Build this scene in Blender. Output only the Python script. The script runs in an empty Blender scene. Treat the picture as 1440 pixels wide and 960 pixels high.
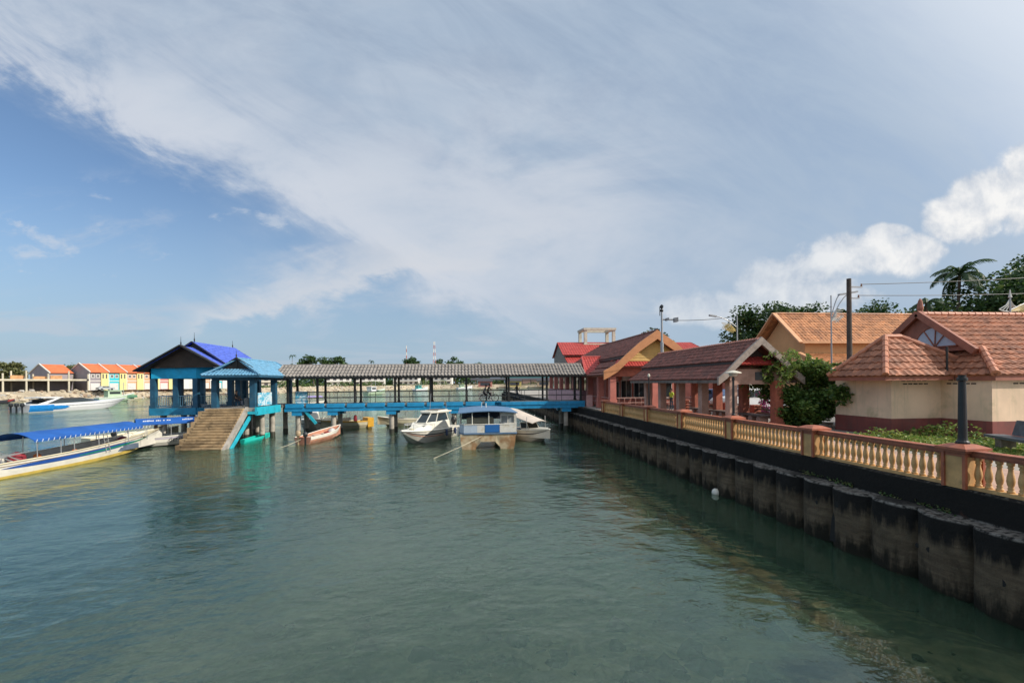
import bpy, bmesh, math, random
from mathutils import Vector, Matrix
R = math.radians
rnd = random.Random(7)
sc = bpy.context.scene
COL = sc.collection

# World axes: +Y runs along the quay away from the viewer, +X points inland.
# Heights: promenade 2.35, jetty deck 2.9, water 0.2; eye 4.65.
WL = 0.2
# ---------------------------------------------------------------- camera
cam = bpy.data.cameras.new('camera')
cam.sensor_width = 36.0
cam.lens = 36.0 * 640 / 1440
cam.shift_y = (537.4 - 480) / 1440
cam.clip_start = 0.1
cam.clip_end = 6000
cam_ob = bpy.data.objects.new('camera', cam)
COL.objects.link(cam_ob)
yaw = R(-5.8)
cam_ob.location = (0, 0, 4.65)
cam_ob.rotation_euler = (Matrix.Rotation(yaw, 3, 'Z') @ Matrix.Rotation(R(90), 3, 'X') @ Matrix.Rotation(-0.009, 3, 'Z')).to_euler()
sc.camera = cam_ob

# ---------------------------------------------------------------- node helper
class N:
    """tiny expression builder for shader math"""
    def __init__(s, nt, sock): s.nt, s.s = nt, sock
    def _op(s, op, *o):
        n = s.nt.nodes.new('ShaderNodeMath'); n.operation = op
        for i, v in enumerate((s,) + o):
            if isinstance(v, N): s.nt.links.new(v.s, n.inputs[i])
            else: n.inputs[i].default_value = v
        return N(s.nt, n.outputs[0])
    def __add__(s, o): return s._op('ADD', o)
    def __sub__(s, o): return s._op('SUBTRACT', o)
    def __mul__(s, o): return s._op('MULTIPLY', o)
    def __truediv__(s, o): return s._op('DIVIDE', o)
    def mx(s, o): return s._op('MAXIMUM', o)
    def mn(s, o): return s._op('MINIMUM', o)
    def pw(s, o): return s._op('POWER', o)
    def clamp(s): return s.mx(0.0).mn(1.0)
    def neg(s): return s * -1.0
    def ss(s, a, b):
        n = s.nt.nodes.new('ShaderNodeMapRange'); n.interpolation_type = 'SMOOTHSTEP'
        s.nt.links.new(s.s, n.inputs[0]); n.inputs[1].default_value = a; n.inputs[2].default_value = b
        return N(s.nt, n.outputs[0])
def comb(nt, x, y, z):
    n = nt.nodes.new('ShaderNodeCombineXYZ')
    for i, v in enumerate((x, y, z)):
        if isinstance(v, N): nt.links.new(v.s, n.inputs[i])
        else: n.inputs[i].default_value = v
    return n.outputs[0]
def noise(nt, vec, scale, detail=4, rough=.55, dist=0):
    n = nt.nodes.new('ShaderNodeTexNoise'); nt.links.new(vec, n.inputs['Vector'])
    n.inputs['Scale'].default_value = scale; n.inputs['Detail'].default_value = detail
    n.inputs['Roughness'].default_value = rough; n.inputs['Distortion'].default_value = dist
    return N(nt, n.outputs[0])
def mixc(nt, f, a, b, mode='MIX'):
    n = nt.nodes.new('ShaderNodeMix'); n.data_type = 'RGBA'; n.blend_type = mode
    for i, v in ((0, f), (6, a), (7, b)):
        if isinstance(v, N): nt.links.new(v.s, n.inputs[i])
        elif hasattr(v, 'is_linked'): nt.links.new(v, n.inputs[i])
        else: n.inputs[i].default_value = v if i == 0 else (*v[:3], 1)
    return n.outputs[2]

# ---------------------------------------------------------------- sky and sun
SUN_EL = R(35)
SUN_AZ = math.atan2(.93, -.37)           # clockwise from +Y
sun_dir = Vector((math.sin(SUN_AZ) * math.cos(SUN_EL), math.cos(SUN_AZ) * math.cos(SUN_EL), math.sin(SUN_EL)))
world = bpy.data.worlds.new('World'); sc.world = world; world.use_nodes = True
nt = world.node_tree
bg = nt.nodes['Background']; bg.inputs[1].default_value = 0.115
sky = nt.nodes.new('ShaderNodeTexSky'); sky.sky_type = 'NISHITA'; sky.sun_disc = False
sky.sun_elevation = SUN_EL; sky.sun_rotation = SUN_AZ
sky.air_density = 1.0; sky.dust_density = 0.8; sky.ozone_density = 3.5
tc = nt.nodes.new('ShaderNodeTexCoord')
sep = nt.nodes.new('ShaderNodeSeparateXYZ'); nt.links.new(tc.outputs['Generated'], sep.inputs[0])
dx, dy, dz = (N(nt, sep.outputs[i]) for i in range(3))
ca, sa = math.cos(R(5.8)), math.sin(R(5.8))
fw = (dy * ca + dx * sa).mx(.06)
u = (dx * ca - dy * sa) / fw
v = dz.mx(0.0) / fw
uv = comb(nt, u, v, 0.0)
n_big = noise(nt, comb(nt, u, v * 1.4, 0.3), 1.9, 6, .55)
n_fine = noise(nt, comb(nt, u * .8 + v * .55, v * 1.9 - u * .35, 1.7), 4.2, 9, .63, .5)
n_wisp = noise(nt, comb(nt, u * 1.0 + v * .9, v * 3.4 - u * .6, 5.1), 2.6, 9, .62, .7)
n_soft = noise(nt, comb(nt, u * .7, v * 1.6, 9.1), 2.6, 7, .6, .4)
n_str = noise(nt, comb(nt, u * .88 - v * .47, (u * .47 + v * .88) * 3.0, 2.2), 2.4, 9, .66, .5)
n_puff = noise(nt, comb(nt, u * .9, v * 1.7, 6.6), 9.0, 6, .6, .2)
jit = (n_str - .5) * .24 + (n_puff - .5) * .05 + (n_big - .5) * .16 + (n_fine - .5) * .16
# great veil: above the diagonal edge from the upper left down to the middle
e = v - (u * -.54 + .065) + jit
veil = e.ss(-.05, .15)
edge = e.ss(.0, .07) * e.ss(.34, .07)
# streak of brighter cloud under the blue gap, rising to the right
band = v - (u * .30 + .375) + jit * .9 + (n_puff - .5) * .06
band_m = (band + .075).ss(-.02, .035) * (band * -1.0 + .05).ss(-.02, .11) * u.ss(-.80, -.62) * u.ss(.30, -.2)
low = v - .165 + jit * .7
low_m = (low + .05).ss(0, .07) * (low * -1.0 + .05).ss(0, .07) * u.ss(-.65, -.2) * u.ss(.55, .2)
mid = (u + .02) * (u + .02) * 2.2 + (v - .32) * (v - .32) * 9.0
mid_m = mid.ss(1.0, .0) * n_soft.ss(.34, .62)
haze = v.ss(.50, .0)
wisps = n_wisp.ss(.54, .72) * v.ss(.60, .25) * u.ss(.3, -.35) * v.ss(.03, .12)
glow = (u * .80 + v * .8).ss(1.0, 1.72)
# cumulus bank rising to the right
cum = None
for cu, cv, ru, rv in ((.47, .155, .19, .045), (.57, .21, .10, .06), (.66, .235, .09, .05), (.78, .27, .16, .055), (.68, .19, .16, .045), (.86, .282, .10, .042), (.60, .165, .2, .04),
                       (1.00, .35, .11, .055), (1.07, .395, .11, .07), (1.16, .42, .10, .10), (1.22, .36, .2, .06), (.83, .325, .06, .02)):
    b = ((u - cu) * (1 / ru)) * ((u - cu) * (1 / ru)) + ((v - cv) * (.92 / rv)) * ((v - cv) * (.92 / rv))
    b = b * -1.0 + 1.0
    cum = b if cum is None else cum.mx(b)
n_c = noise(nt, uv, 6.0, 10, .60, .15)
n_c2 = noise(nt, comb(nt, u - .014, v - .026, .0), 6.0, 10, .60, .15)
n_c3 = noise(nt, uv, 3.5, 3, .5)
cum_d = cum.mx(-1.6) * .62 + (n_c - .5) * 1.9 + (n_c3 - .5) * .6
cum_m = cum_d.ss(.0, .40) * (u.ss(.36, .95) * .55 + .45)
cum_l = ((n_c - n_c2) * 3.4 + .40 + cum_d * .42).clamp()
blue = mixc(nt, 1.0, sky.outputs[0], (1.10, 1.12, 1.12), 'MULTIPLY')
c0 = mixc(nt, haze * .86, blue, (3.0, 4.1, 5.3))
c0 = mixc(nt, (n_puff.ss(.57, .72) * v.ss(.50, .36) * v.ss(.08, .2) * u.ss(-.30, -.55) * .6).clamp(), c0, (5.2, 5.7, 6.5))
grey = mixc(nt, n_soft.ss(.32, .66), (3.75, 4.6, 5.7), (4.75, 5.4, 6.25))
grey = mixc(nt, u.ss(.05, .55) * .75, grey, (3.55, 4.45, 5.6))
c1 = mixc(nt, (wisps * .40).clamp(), c0, (4.6, 5.2, 6.1))
c1 = mixc(nt, (veil * (n_str.ss(.3, .65) * .22 + .68) * v.ss(-.02, .20)).clamp(), c1, grey)
c1 = mixc(nt, (edge * .72 * u.ss(.35, -.25) * n_str.ss(.28, .58)).clamp(), c1, (5.9, 6.2, 6.8))
c1 = mixc(nt, (band_m * .80 * n_fine.ss(.30, .52)).clamp(), c1, (5.8, 6.0, 6.4))
c1 = mixc(nt, (low_m * .85 * n_soft.ss(.36, .6)).clamp(), c1, (5.0, 5.3, 5.9))
streaks = noise(nt, comb(nt, u * .8, v * 6.0, 12.), 2.4, 7, .6, .5)
c1 = mixc(nt, (streaks.ss(.50, .68) * v.ss(.02, .07) * v.ss(.26, .12) * .5).clamp(), c1, (4.7, 5.1, 5.8))
c1 = mixc(nt, (mid_m * .62).clamp(), c1, (5.5, 5.85, 6.5))
c1 = mixc(nt, glow * .85, c1, (7.0, 7.5, 8.2))
ccol = mixc(nt, cum_l, (4.4, 4.95, 5.8), (8.3, 8.2, 8.05))
c2 = mixc(nt, (cum_m * .95).clamp(), c1, ccol)
nt.links.new(c2, bg.inputs[0])

sl = bpy.data.lights.new('sun', 'SUN'); sl.energy = 4.9; sl.angle = R(.53); sl.color = (1, .93, .82)
so = bpy.data.objects.new('sun', sl); COL.objects.link(so)
so.rotation_euler = (-sun_dir).to_track_quat('-Z', 'Y').to_euler(); so.location = (60, -30, 80)
sc.view_settings.view_transform = 'Standard'; sc.view_settings.look = 'None'
sc.view_settings.exposure = 0.0; sc.view_settings.gamma = 1.0; sc.view_settings.use_curve_mapping = False
sc.cycles.max_bounces = 8; sc.cycles.transparent_max_bounces = 12
sc.cycles.caustics_reflective = False; sc.cycles.caustics_refractive = False

# ---------------------------------------------------------------- materials
_M = {}
def mat(name, col, rough=.6, var=.18, scale=2.5, bump=.0, bscale=18., metal=0., dirt=None, dscale=1.2, dlo=.5, dhi=.7, spec=None, cell=0, streak=None):
    if name in _M: return _M[name]
    m = bpy.data.materials.new(name); m.use_nodes = True; nt = m.node_tree
    p = nt.nodes['Principled BSDF']; p.inputs['Roughness'].default_value = rough; p.inputs['Metallic'].default_value = metal
    if spec is not None: p.inputs['Specular IOR Level'].default_value = spec
    t = nt.nodes.new('ShaderNodeTexCoord'); vec = t.outputs['Object']
    f = noise(nt, vec, scale, 5, .6)
    lo = tuple(c * (1 - var) for c in col); hi = tuple(min(1, c * (1 + var)) for c in col)
    c = mixc(nt, f.ss(.3, .7), lo, hi)
    if dirt:
        d = noise(nt, vec, dscale, 8, .68, .4)
        c = mixc(nt, d.ss(dlo, dhi) * .85, c, dirt)
    if cell:
        vo = nt.nodes.new('ShaderNodeTexVoronoi'); vo.inputs['Scale'].default_value = cell; nt.links.new(vec, vo.inputs['Vector'])
        sx = nt.nodes.new('ShaderNodeSeparateXYZ'); nt.links.new(vo.outputs['Color'], sx.inputs[0]); r_ = N(nt, sx.outputs[0])
        c = mixc(nt, 1.0, c, mixc(nt, r_, (.62, .60, .58), (1.22, 1.22, 1.22)), 'MULTIPLY')
    if streak:
        mp_ = nt.nodes.new('ShaderNodeMapping'); nt.links.new(vec, mp_.inputs[0]); mp_.inputs['Scale'].default_value = (2.6, 2.6, .22)
        c = mixc(nt, noise(nt, mp_.outputs[0], 1.6, 7, .7).ss(.50, .72) * .7, c, streak)
    nt.links.new(c, p.inputs['Base Color'])
    if bump:
        b = nt.nodes.new('ShaderNodeBump'); b.inputs['Strength'].default_value = bump; b.inputs['Distance'].default_value = .03
        h = noise(nt, vec, bscale, 6, .65); nt.links.new(h.s, b.inputs['Height']); nt.links.new(b.outputs[0], p.inputs['Normal'])
    _M[name] = m
    return m
def leafmat(name, a, b, trans=.25):
    if name in _M: return _M[name]
    m = bpy.data.materials.new(name); m.use_nodes = True; nt = m.node_tree
    p = nt.nodes['Principled BSDF']; p.inputs['Roughness'].default_value = .55
    t = nt.nodes.new('ShaderNodeTexCoord')
    c = mixc(nt, noise(nt, t.outputs['Object'], 1.1, 4).ss(.3, .7), a, b)
    nt.links.new(c, p.inputs['Base Color'])
    tr = nt.nodes.new('ShaderNodeBsdfTranslucent'); nt.links.new(c, tr.inputs[0])
    mx = nt.nodes.new('ShaderNodeMixShader'); mx.inputs[0].default_value = trans
    nt.links.new(p.outputs[0], mx.inputs[1]); nt.links.new(tr.outputs[0], mx.inputs[2])
    nt.links.new(mx.outputs[0], nt.nodes['Material Output'].inputs[0])
    _M[name] = m; return m
def glassmat():
    if 'glass' in _M: return _M['glass']
    m = mat('glass', (.03, .04, .045), .06, .1); return m

# ---------------------------------------------------------------- mesh helpers
class MB:
    def __init__(s): s.v, s.f, s.m = [], [], []
    def add(s, vs, fs, mi=0):
        o = len(s.v); s.v += [tuple(p) for p in vs]; s.f += [tuple(i + o for i in f) for f in fs]; s.m += [mi] * len(fs); return s
    def box(s, x0, x1, y0, y1, z0, z1, mi=0):
        return s.add([(x0, y0, z0), (x1, y0, z0), (x1, y1, z0), (x0, y1, z0), (x0, y0, z1), (x1, y0, z1), (x1, y1, z1), (x0, y1, z1)],
                     [(3, 2, 1, 0), (4, 5, 6, 7), (0, 1, 5, 4), (1, 2, 6, 5), (2, 3, 7, 6), (3, 0, 4, 7)], mi)
    def bar(s, p, q, w, h=None, up=(0, 0, 1), mi=0):
        """square bar from p to q"""
        p, q = Vector(p), Vector(q); h = h or w; d = (q - p).normalized(); up = Vector(up)
        a = d.cross(up)
        if a.length < 1e-4: a = d.cross(Vector((1, 0, 0)))
        a.normalize(); b = a.cross(d); a *= w / 2; b *= h / 2
        return s.add([p - a - b, p + a - b, p + a + b, p - a + b, q - a - b, q + a - b, q + a + b, q - a + b],
                     [(3, 2, 1, 0), (4, 5, 6, 7), (0, 1, 5, 4), (1, 2, 6, 5), (2, 3, 7, 6), (3, 0, 4, 7)], mi)
    def tube(s, pts, r, n=8, mi=0, cap=True):
        pts = [Vector(p) for p in pts]; rs = r if isinstance(r, (list, tuple)) else [r] * len(pts); rings = []
        for i, p in enumerate(pts):
            d = (pts[min(i + 1, len(pts) - 1)] - pts[max(i - 1, 0)]).normalized()
            a = d.cross(Vector((0, 0, 1)))
            if a.length < 1e-3: a = d.cross(Vector((1, 0, 0)))
            a.normalize(); b = a.cross(d)
            rings.append([p + (a * math.cos(2 * math.pi * k / n) + b * math.sin(2 * math.pi * k / n)) * rs[i] for k in range(n)])
        vs = [q for g in rings for q in g]; fs = []
        for i in range(len(pts) - 1):
            for k in range(n):
                k2 = (k + 1) % n; fs.append((i * n + k2, i * n + k, (i + 1) * n + k, (i + 1) * n + k2))
        if cap: fs.append(tuple(range(n))); fs.append(tuple(range(len(vs) - 1, len(vs) - n - 1, -1)))
        return s.add(vs, fs, mi)
    def lathe(s, prof, c=(0, 0, 0), n=12, mi=0):
        return s.tube2([(Vector(c) + Vector((0, 0, z)), r) for r, z in prof], n, mi)
    def tube2(s, pr, n, mi):
        vs = []; fs = []
        for p, r in pr:
            vs += [(p.x + r * math.cos(2 * math.pi * k / n), p.y + r * math.sin(2 * math.pi * k / n), p.z) for k in range(n)]
        for i in range(len(pr) - 1):
            for k in range(n):
                k2 = (k + 1) % n; fs.append((i * n + k, i * n + k2, (i + 1) * n + k2, (i + 1) * n + k))
        fs.append(tuple(range(n - 1, -1, -1))); fs.append(tuple(range(len(vs) - n, len(vs))))
        return s.add(vs, fs, mi)
    def poly(s, pts, mi=0): return s.add(pts, [tuple(range(len(pts)))], mi)
    def prism(s, pts, vec, mi=0):
        """planar outline extruded by a vector"""
        n = len(pts); vec = Vector(vec); a = [Vector(p) for p in pts]; b = [p + vec for p in a]
        fs = [tuple(range(n - 1, -1, -1)), tuple(range(n, 2 * n))] + [(i, (i + 1) % n, n + (i + 1) % n, n + i) for i in range(n)]
        return s.add(a + b, fs, mi)
    def tiles(s, el, er, rr, rl, pitch=.26, course=.34, amp=.03, step=.025, sub=6, mi=0, thick=.05):
        """tiled roof slope: eave left/right, ridge right/left"""
        el, er, rr, rl = map(Vector, (el, er, rr, rl))
        ex = (er - el).normalized(); nrm = ex.cross((rl + rr) / 2 - (el + er) / 2).normalized()
        if nrm.z < 0: nrm = -nrm
        up = nrm.cross(ex)
        if up.z < 0: up = -up
        H = ((rl - el).dot(up)); nc = max(1, round(H / course))
        L0, L1 = 0.0, (rl - el).dot(ex); R0, R1 = (er - el).dot(ex), (rr - el).dot(ex)
        lo, hi = min(L0, L1), max(R0, R1); d = pitch / sub; nx = int((hi - lo) / d) + 1
        for c in range(nc):
            vs = []; fs = []
            for j in (0, 1):
                t = (c + j) / nc; l = L0 + (L1 - L0) * t; r = R0 + (R1 - R0) * t
                for k in range(nx + 1):
                    x = min(max(lo + k * d, l), r)
                    h = amp * (.5 + .5 * math.cos(2 * math.pi * (lo + k * d) / pitch)) + (step if j == 0 else 0.)
                    vs.append(el + ex * x + up * (H * t) + nrm * h)
            m = nx + 1
            J_ = [rnd.uniform(-.011, .011) for _ in range(nx // sub + 2)]
            for k in range(2 * m): vs[k] = vs[k] + nrm * (J_[((k % m) + (sub // 2 if c % 2 else 0)) // sub] * (1 if k < m else .3))
            for k in range(nx):
                if (vs[k] - vs[k + 1]).length + (vs[m + k] - vs[m + k + 1]).length > 1e-4: fs.append((k, k + 1, m + k + 1, m + k))
            t = c / nc
            for k in range(m): vs.append(vs[k] - nrm * (step + .012))
            for k in range(nx):
                if (vs[k] - vs[k + 1]).length > 1e-4: fs.append((2 * m + k, 2 * m + k + 1, k + 1, k))
            s.add(vs, fs, mi)
        b = nrm * thick
        s.add([el - b, er - b, rr - b, rl - b, el, er, rr, rl], [(3, 2, 1, 0), (0, 1, 5, 4), (1, 2, 6, 5), (3, 0, 4, 7)], mi)
        return s
    def build(s, name, mats, parent=None, smooth=False, loc=None):
        me = bpy.data.meshes.new(name); me.from_pydata(s.v, [], s.f)
        for m in (mats if isinstance(mats, (list, tuple)) else [mats]): me.materials.append(m)
        if any(s.m): me.polygons.foreach_set('material_index', s.m)
        if smooth: me.polygons.foreach_set('use_smooth', [True] * len(s.f))
        me.update()
        o = bpy.data.objects.new(name, me); COL.objects.link(o)
        if parent: o.parent = parent
        if loc: o.location = loc
        return o
def tag(o, label=None, cat=None, group=None, kind=None):
    for k, val in (('label', label), ('category', cat), ('group', group), ('kind', kind)):
        if val: o[k] = val
    return o
def thing(name, label, cat, loc=(0, 0, 0), rotz=0, group=None):
    o = bpy.data.objects.new(name, None); COL.objects.link(o); o.empty_display_size = .2
    o.location = loc; o.rotation_euler = (0, 0, rotz)
    return tag(o, label, cat, group)
KIDS = {}
def copy_tree(o, parent=None, label=None, loc=None, rotz=None):
    c = o.copy(); COL.objects.link(c)
    if parent: c.parent = parent
    if label: c['label'] = label
    if loc: c.location = loc
    if rotz is not None: c.rotation_euler = (0, 0, rotz)
    for ch in [x for x in COL.objects if x.parent == o]: copy_tree(ch, c)
    return c
def heading(dt, ds): return math.atan2(ds, dt)        # local +x points along (dt, ds)
def C2(X, Y): return (X * ca + Y * sa, Y * ca - X * sa)  # view-aligned metres to world x, y

# ---------------------------------------------------------------- water, seabed, land
def murk(nt):
    va = nt.nodes.new('ShaderNodeVolumeAbsorption'); va.inputs[0].default_value = (.62, .74, .58, 1); va.inputs[1].default_value = .8
    nt.links.new(va.outputs[0], nt.nodes['Material Output'].inputs['Volume'])
def water_mat():
    m = bpy.data.materials.new('sea_water'); m.use_nodes = True; nt = m.node_tree
    for n in list(nt.nodes):
        if n.type != 'OUTPUT_MATERIAL': nt.nodes.remove(n)
    out = nt.nodes['Material Output']
    g = nt.nodes.new('ShaderNodeNewGeometry'); sp = nt.nodes.new('ShaderNodeSeparateXYZ'); nt.links.new(g.outputs['Position'], sp.inputs[0])
    x, y = N(nt, sp.outputs[0]), N(nt, sp.outputs[1])
    gust = noise(nt, comb(nt, x, y, 0.), .09, 3, .5)
    w1 = noise(nt, comb(nt, x * .9 + y * .25, y * 1.25 - x * .2, 0.), 1.15, 3, .5, .35)
    w2 = noise(nt, comb(nt, x * .8, y * 1.3, 3.), 3.6, 3, .55, .3)
    w3 = noise(nt, comb(nt, x, y, 7.), 11., 2, .5)
    calm = x.ss(3., 8.5) * y.ss(34., 18.)
    amp = (gust.ss(.30, .70) * 1.0 + .35) * (y.ss(6., 34.) * .70 + .30) * (calm * -.45 + 1.0)
    h = (noise(nt, comb(nt, x * .9, y * 1.1, 5.), .38, 2, .5) * .16 + w1 * .14 + (w2 * .052 + w3 * .009) * (calm * -.75 + 1.0)) * amp
    b = nt.nodes.new('ShaderNodeBump'); b.inputs['Strength'].default_value = 1.; b.inputs['Distance'].default_value = 1.
    nt.links.new(h.s, b.inputs['Height'])
    gl = nt.nodes.new('ShaderNodeBsdfGlossy'); gl.inputs['Roughness'].default_value = .05; gl.inputs[0].default_value = (.86, .96, .88, 1)
    nt.links.new(b.outputs[0], gl.inputs['Normal'])
    df = nt.nodes.new('ShaderNodeBsdfPrincipled'); df.inputs['Subsurface Weight'].default_value = 1.; df.inputs['Subsurface Radius'].default_value = (1., 1.25, 1.1); df.inputs['Subsurface Scale'].default_value = .55; df.inputs['Specular IOR Level'].default_value = 0.; df.inputs['Roughness'].default_value = 1.
    silt = noise(nt, comb(nt, x, y, 2.), .16, 4, .6)
    dc = mixc(nt, silt.ss(.3, .7), (.048, .105, .066), (.074, .126, .080)); nt.links.new(dc, df.inputs[0])
    tr = nt.nodes.new('ShaderNodeBsdfTransparent'); tr.inputs[0].default_value = (.90, .95, .92, 1)
    body = nt.nodes.new('ShaderNodeMixShader'); body.inputs[0].default_value = .30
    nt.links.new(tr.outputs[0], body.inputs[1]); nt.links.new(df.outputs[0], body.inputs[2])
    fr = nt.nodes.new('ShaderNodeFresnel'); fr.inputs[0].default_value = 1.86; nt.links.new(b.outputs[0], fr.inputs['Normal'])
    mx = nt.nodes.new('ShaderNodeMixShader'); nt.links.new(fr.outputs[0], mx.inputs[0])
    nt.links.new(body.outputs[0], mx.inputs[1]); nt.links.new(gl.outputs[0], mx.inputs[2])
    nt.links.new(mx.outputs[0], out.inputs[0]); murk(nt)
    return m
clear = bpy.data.materials.new('clear_depth'); clear.use_nodes = True
_n = clear.node_tree.nodes; _n.remove(_n['Principled BSDF']); _t = _n.new('ShaderNodeBsdfTransparent'); clear.node_tree.links.new(_t.outputs[0], _n['Material Output'].inputs[0]); murk(clear.node_tree)
mb = MB(); mb.box(-1800, 900, -80, 2600, -3.0, WL, 1); mb.m[1] = 0
tag(mb.build('water', [water_mat(), clear]), kind='structure')

def bed_z(x, y):
    d = max(0, math.hypot((x - 5) * .55, y - 1.5) - 6.0)
    z = -.26 - .16 * d - .05 * math.sin(x * .9 + y * .4) * math.cos(y * .8)
    return max(z, -3.2 + .1 * math.sin(x * .3))
mb = MB(); NX, NY = 150, 130; vs = []; fs = []
for j in range(NY + 1):
    for i in range(NX + 1):
        x = -45 + 56 * i / NX; y = -12 + 62 * j / NY
        vs.append((x, y, bed_z(x, y) + .05 * rnd.random()))
for j in range(NY):
    for i in range(NX):
        a = j * (NX + 1) + i; fs.append((a, a + 1, a + NX + 2, a + NX + 1))
mb.add(vs, fs); mb.poly([(-1800, -80, -3.6), (900, -80, -3.6), (900, 2600, -3.6), (-1800, 2600, -3.6)])
bedm = mat('seabed_mud', (.42, .34, .20), .9, .45, 1.6, .8, 9., dirt=(.05, .05, .03), dscale=.8, dlo=.46, dhi=.62)
tag(mb.build('seabed', bedm, smooth=True), kind='structure')
# loose stones on the shallow bed
def rock(mb, x, y, z, r, n=7, mi=0, sq=.6):
    vs = []; rings = 3
    ph = rnd.random() * 6
    vs.append((x, y, z + r * sq))
    for j in range(1, rings + 1):
        a = math.pi * j / (rings + 1)
        for k in range(n):
            b = 2 * math.pi * k / n + ph; q = r * rnd.uniform(.55, 1.35)
            vs.append((x + q * math.sin(a) * math.cos(b), y + q * math.sin(a) * math.sin(b), z + q * sq * math.cos(a)))
    fs = [(0, 1 + k, 1 + (k + 1) % n) for k in range(n)]
    for j in range(rings - 1):
        for k in range(n):
            k2 = (k + 1) % n; o = 1 + j * n; fs.append((o + k, o + n + k, o + n + k2, o + k2))
    mb.add(vs, fs, mi)
mb = MB()
for i in range(1000):
    a = rnd.uniform(0, 6.28); d = abs(rnd.gauss(0, 1)) * 2.6
    x = 2.2 + math.cos(a) * d * 1.6; y = 6.4 + math.sin(a) * d
    if x > 9.6: continue
    r = .035 + .30 * rnd.random() ** 3.2
    if math.sin(x * 1.7 + 1) + math.sin(y * 2.3 + x) + rnd.gauss(0, .5) < -.3: continue
    rock(mb, x, y, bed_z(x, y) + .02, r, 7, rnd.choice((0, 1, 1)))
tag(mb.build('seabed_stones', [mat('bed_stone', (.42, .34, .21), .9, .5, 2.), mat('dark_bed_stone', (.09, .075, .045), .9, .4, 2.)]), 'scattered stones lying on the shallow sea bed near the viewer', 'stones', kind='stuff')

def paving_mat():
    m = mat('promenade_paving', (.50, .33, .25), .8, .14, .8, .15, 30., dirt=(.30, .21, .17), dscale=.5)
    nt = m.node_tree; p = nt.nodes['Principled BSDF']; old = p.inputs['Base Color'].links[0].from_socket
    t = nt.nodes.new('ShaderNodeTexCoord'); br = nt.nodes.new('ShaderNodeTexBrick')
    nt.links.new(t.outputs['Object'], br.inputs[0]); br.inputs['Scale'].default_value = 2.2
    br.inputs['Color1'].default_value = (1, 1, 1, 1); br.inputs['Color2'].default_value = (.82, .8, .8, 1); br.inputs['Mortar'].default_value = (.55, .5, .48, 1)
    br.inputs['Mortar Size'].default_value = .012
    nt.links.new(mixc(nt, .9, old, br.outputs[0], 'MULTIPLY'), p.inputs['Base Color'])
    return m
mb = MB(); mb.box(10.62, 900, -60, 125, -4, 2.35)
tag(mb.build('quay_ground', mat('quay_concrete', (.34, .31, .27), .85, .2, .4, .2, 8., dirt=(.2, .18, .16), dscale=.3)), kind='structure')
mb = MB(); mb.poly([(10.64, -30, 2.354), (13.6, -30, 2.354), (13.6, 36, 2.354), (10.64, 36, 2.354)])
mb.poly([(13.6, 17., 2.354), (16.4, 19.2, 2.354), (16.4, 36, 2.354), (13.6, 36, 2.354)])
tag(mb.build('promenade_pavement', paving_mat()), kind='structure')
mb = MB(); mb.poly([(18.5, 21.5, 2.356), (80, 21.5, 2.356), (80, 44, 2.356), (18.5, 44, 2.356)])
tag(mb.build('road', mat('road_asphalt', (.19, .18, .17), .85, .15, 1.5, .2, 40.)), kind='structure')
mb = MB()
mb.box(18.3, 18.5, 21.3, 44, 2.3, 2.47)
tag(mb.build('kerb', mat('kerb_concrete', (.4, .38, .34), .8)), kind='structure')

# sea wall: capping beam over scalloped sheet piling
def seawall_mat():
    m = bpy.data.materials.new('stained_sea_wall'); m.use_nodes = True; nt = m.node_tree
    p = nt.nodes['Principled BSDF']; p.inputs['Roughness'].default_value = .9; p.inputs['Specular IOR Level'].default_value = .2
    g = nt.nodes.new('ShaderNodeNewGeometry'); sp = nt.nodes.new('ShaderNodeSeparateXYZ'); nt.links.new(g.outputs['Position'], sp.inputs[0])
    x, y, z = (N(nt, sp.outputs[i]) for i in range(3))
    drip = noise(nt, comb(nt, x * 2., y * 3.2, z * .55), 1.5, 6, .65)
    patch = noise(nt, comb(nt, x, y, z), 1.6, 7, .68, .5)
    fine = noise(nt, comb(nt, x, y, z), 9., 6, .65)
    conc = mixc(nt, patch.ss(.3, .7), (.075, .056, .036), (.17, .128, .082))
    conc = mixc(nt, fine.ss(.35, .75) * .5, conc, (.10, .085, .06))
    edge = z + (drip - .5) * 1.5 + (patch - .5) * .5
    conc = mixc(nt, noise(nt, comb(nt, x * .4, y * .35, z * 5.5), 1.6, 5, .6).ss(.42, .62) * .55, conc, (.07, .05, .034))
    black = edge.ss(1.02, 1.42) * (z.ss(1.0, 1.3))
    c = mixc(nt, black * .95, conc, (.0085, .009, .0095))
    c = mixc(nt, (edge.ss(.72, .30)) * .92, c, (.010, .010, .007))
    rust = noise(nt, comb(nt, x, y * .8, z * .7), 1.1, 5, .6)
    c = mixc(nt, rust.ss(.66, .75) * .5, c, (.20, .075, .045))
    ledge = z.ss(1.70, 1.745) * z.ss(1.80, 1.765) * fine.ss(.36, .6)
    c = mixc(nt, ledge * .7, c, (.27, .25, .22))
    top = z.ss(2.30, 2.345) * fine.ss(.45, .62)
    c = mixc(nt, top * .5, c, (.16, .15, .12))
    nt.links.new(c, p.inputs['Base Color'])
    b = nt.nodes.new('ShaderNodeBump'); b.inputs['Strength'].default_value = .8; b.inputs['Distance'].default_value = .05
    nt.links.new((fine * .6 + patch).s, b.inputs['Height']); nt.links.new(b.outputs[0], p.inputs['Normal'])
    return m
swm = seawall_mat()
wallr = thing('sea_wall', 'black stained concrete sea wall with scalloped piling under the balustrade', 'sea wall', (10.3, 8, WL))
def wpart(mb, name): 
    o = mb.build(name, swm, wallr); o.matrix_parent_inverse = wallr.matrix_basis.inverted(); return o
mb = MB()
n = 60
vs = []; fs = []
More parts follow.
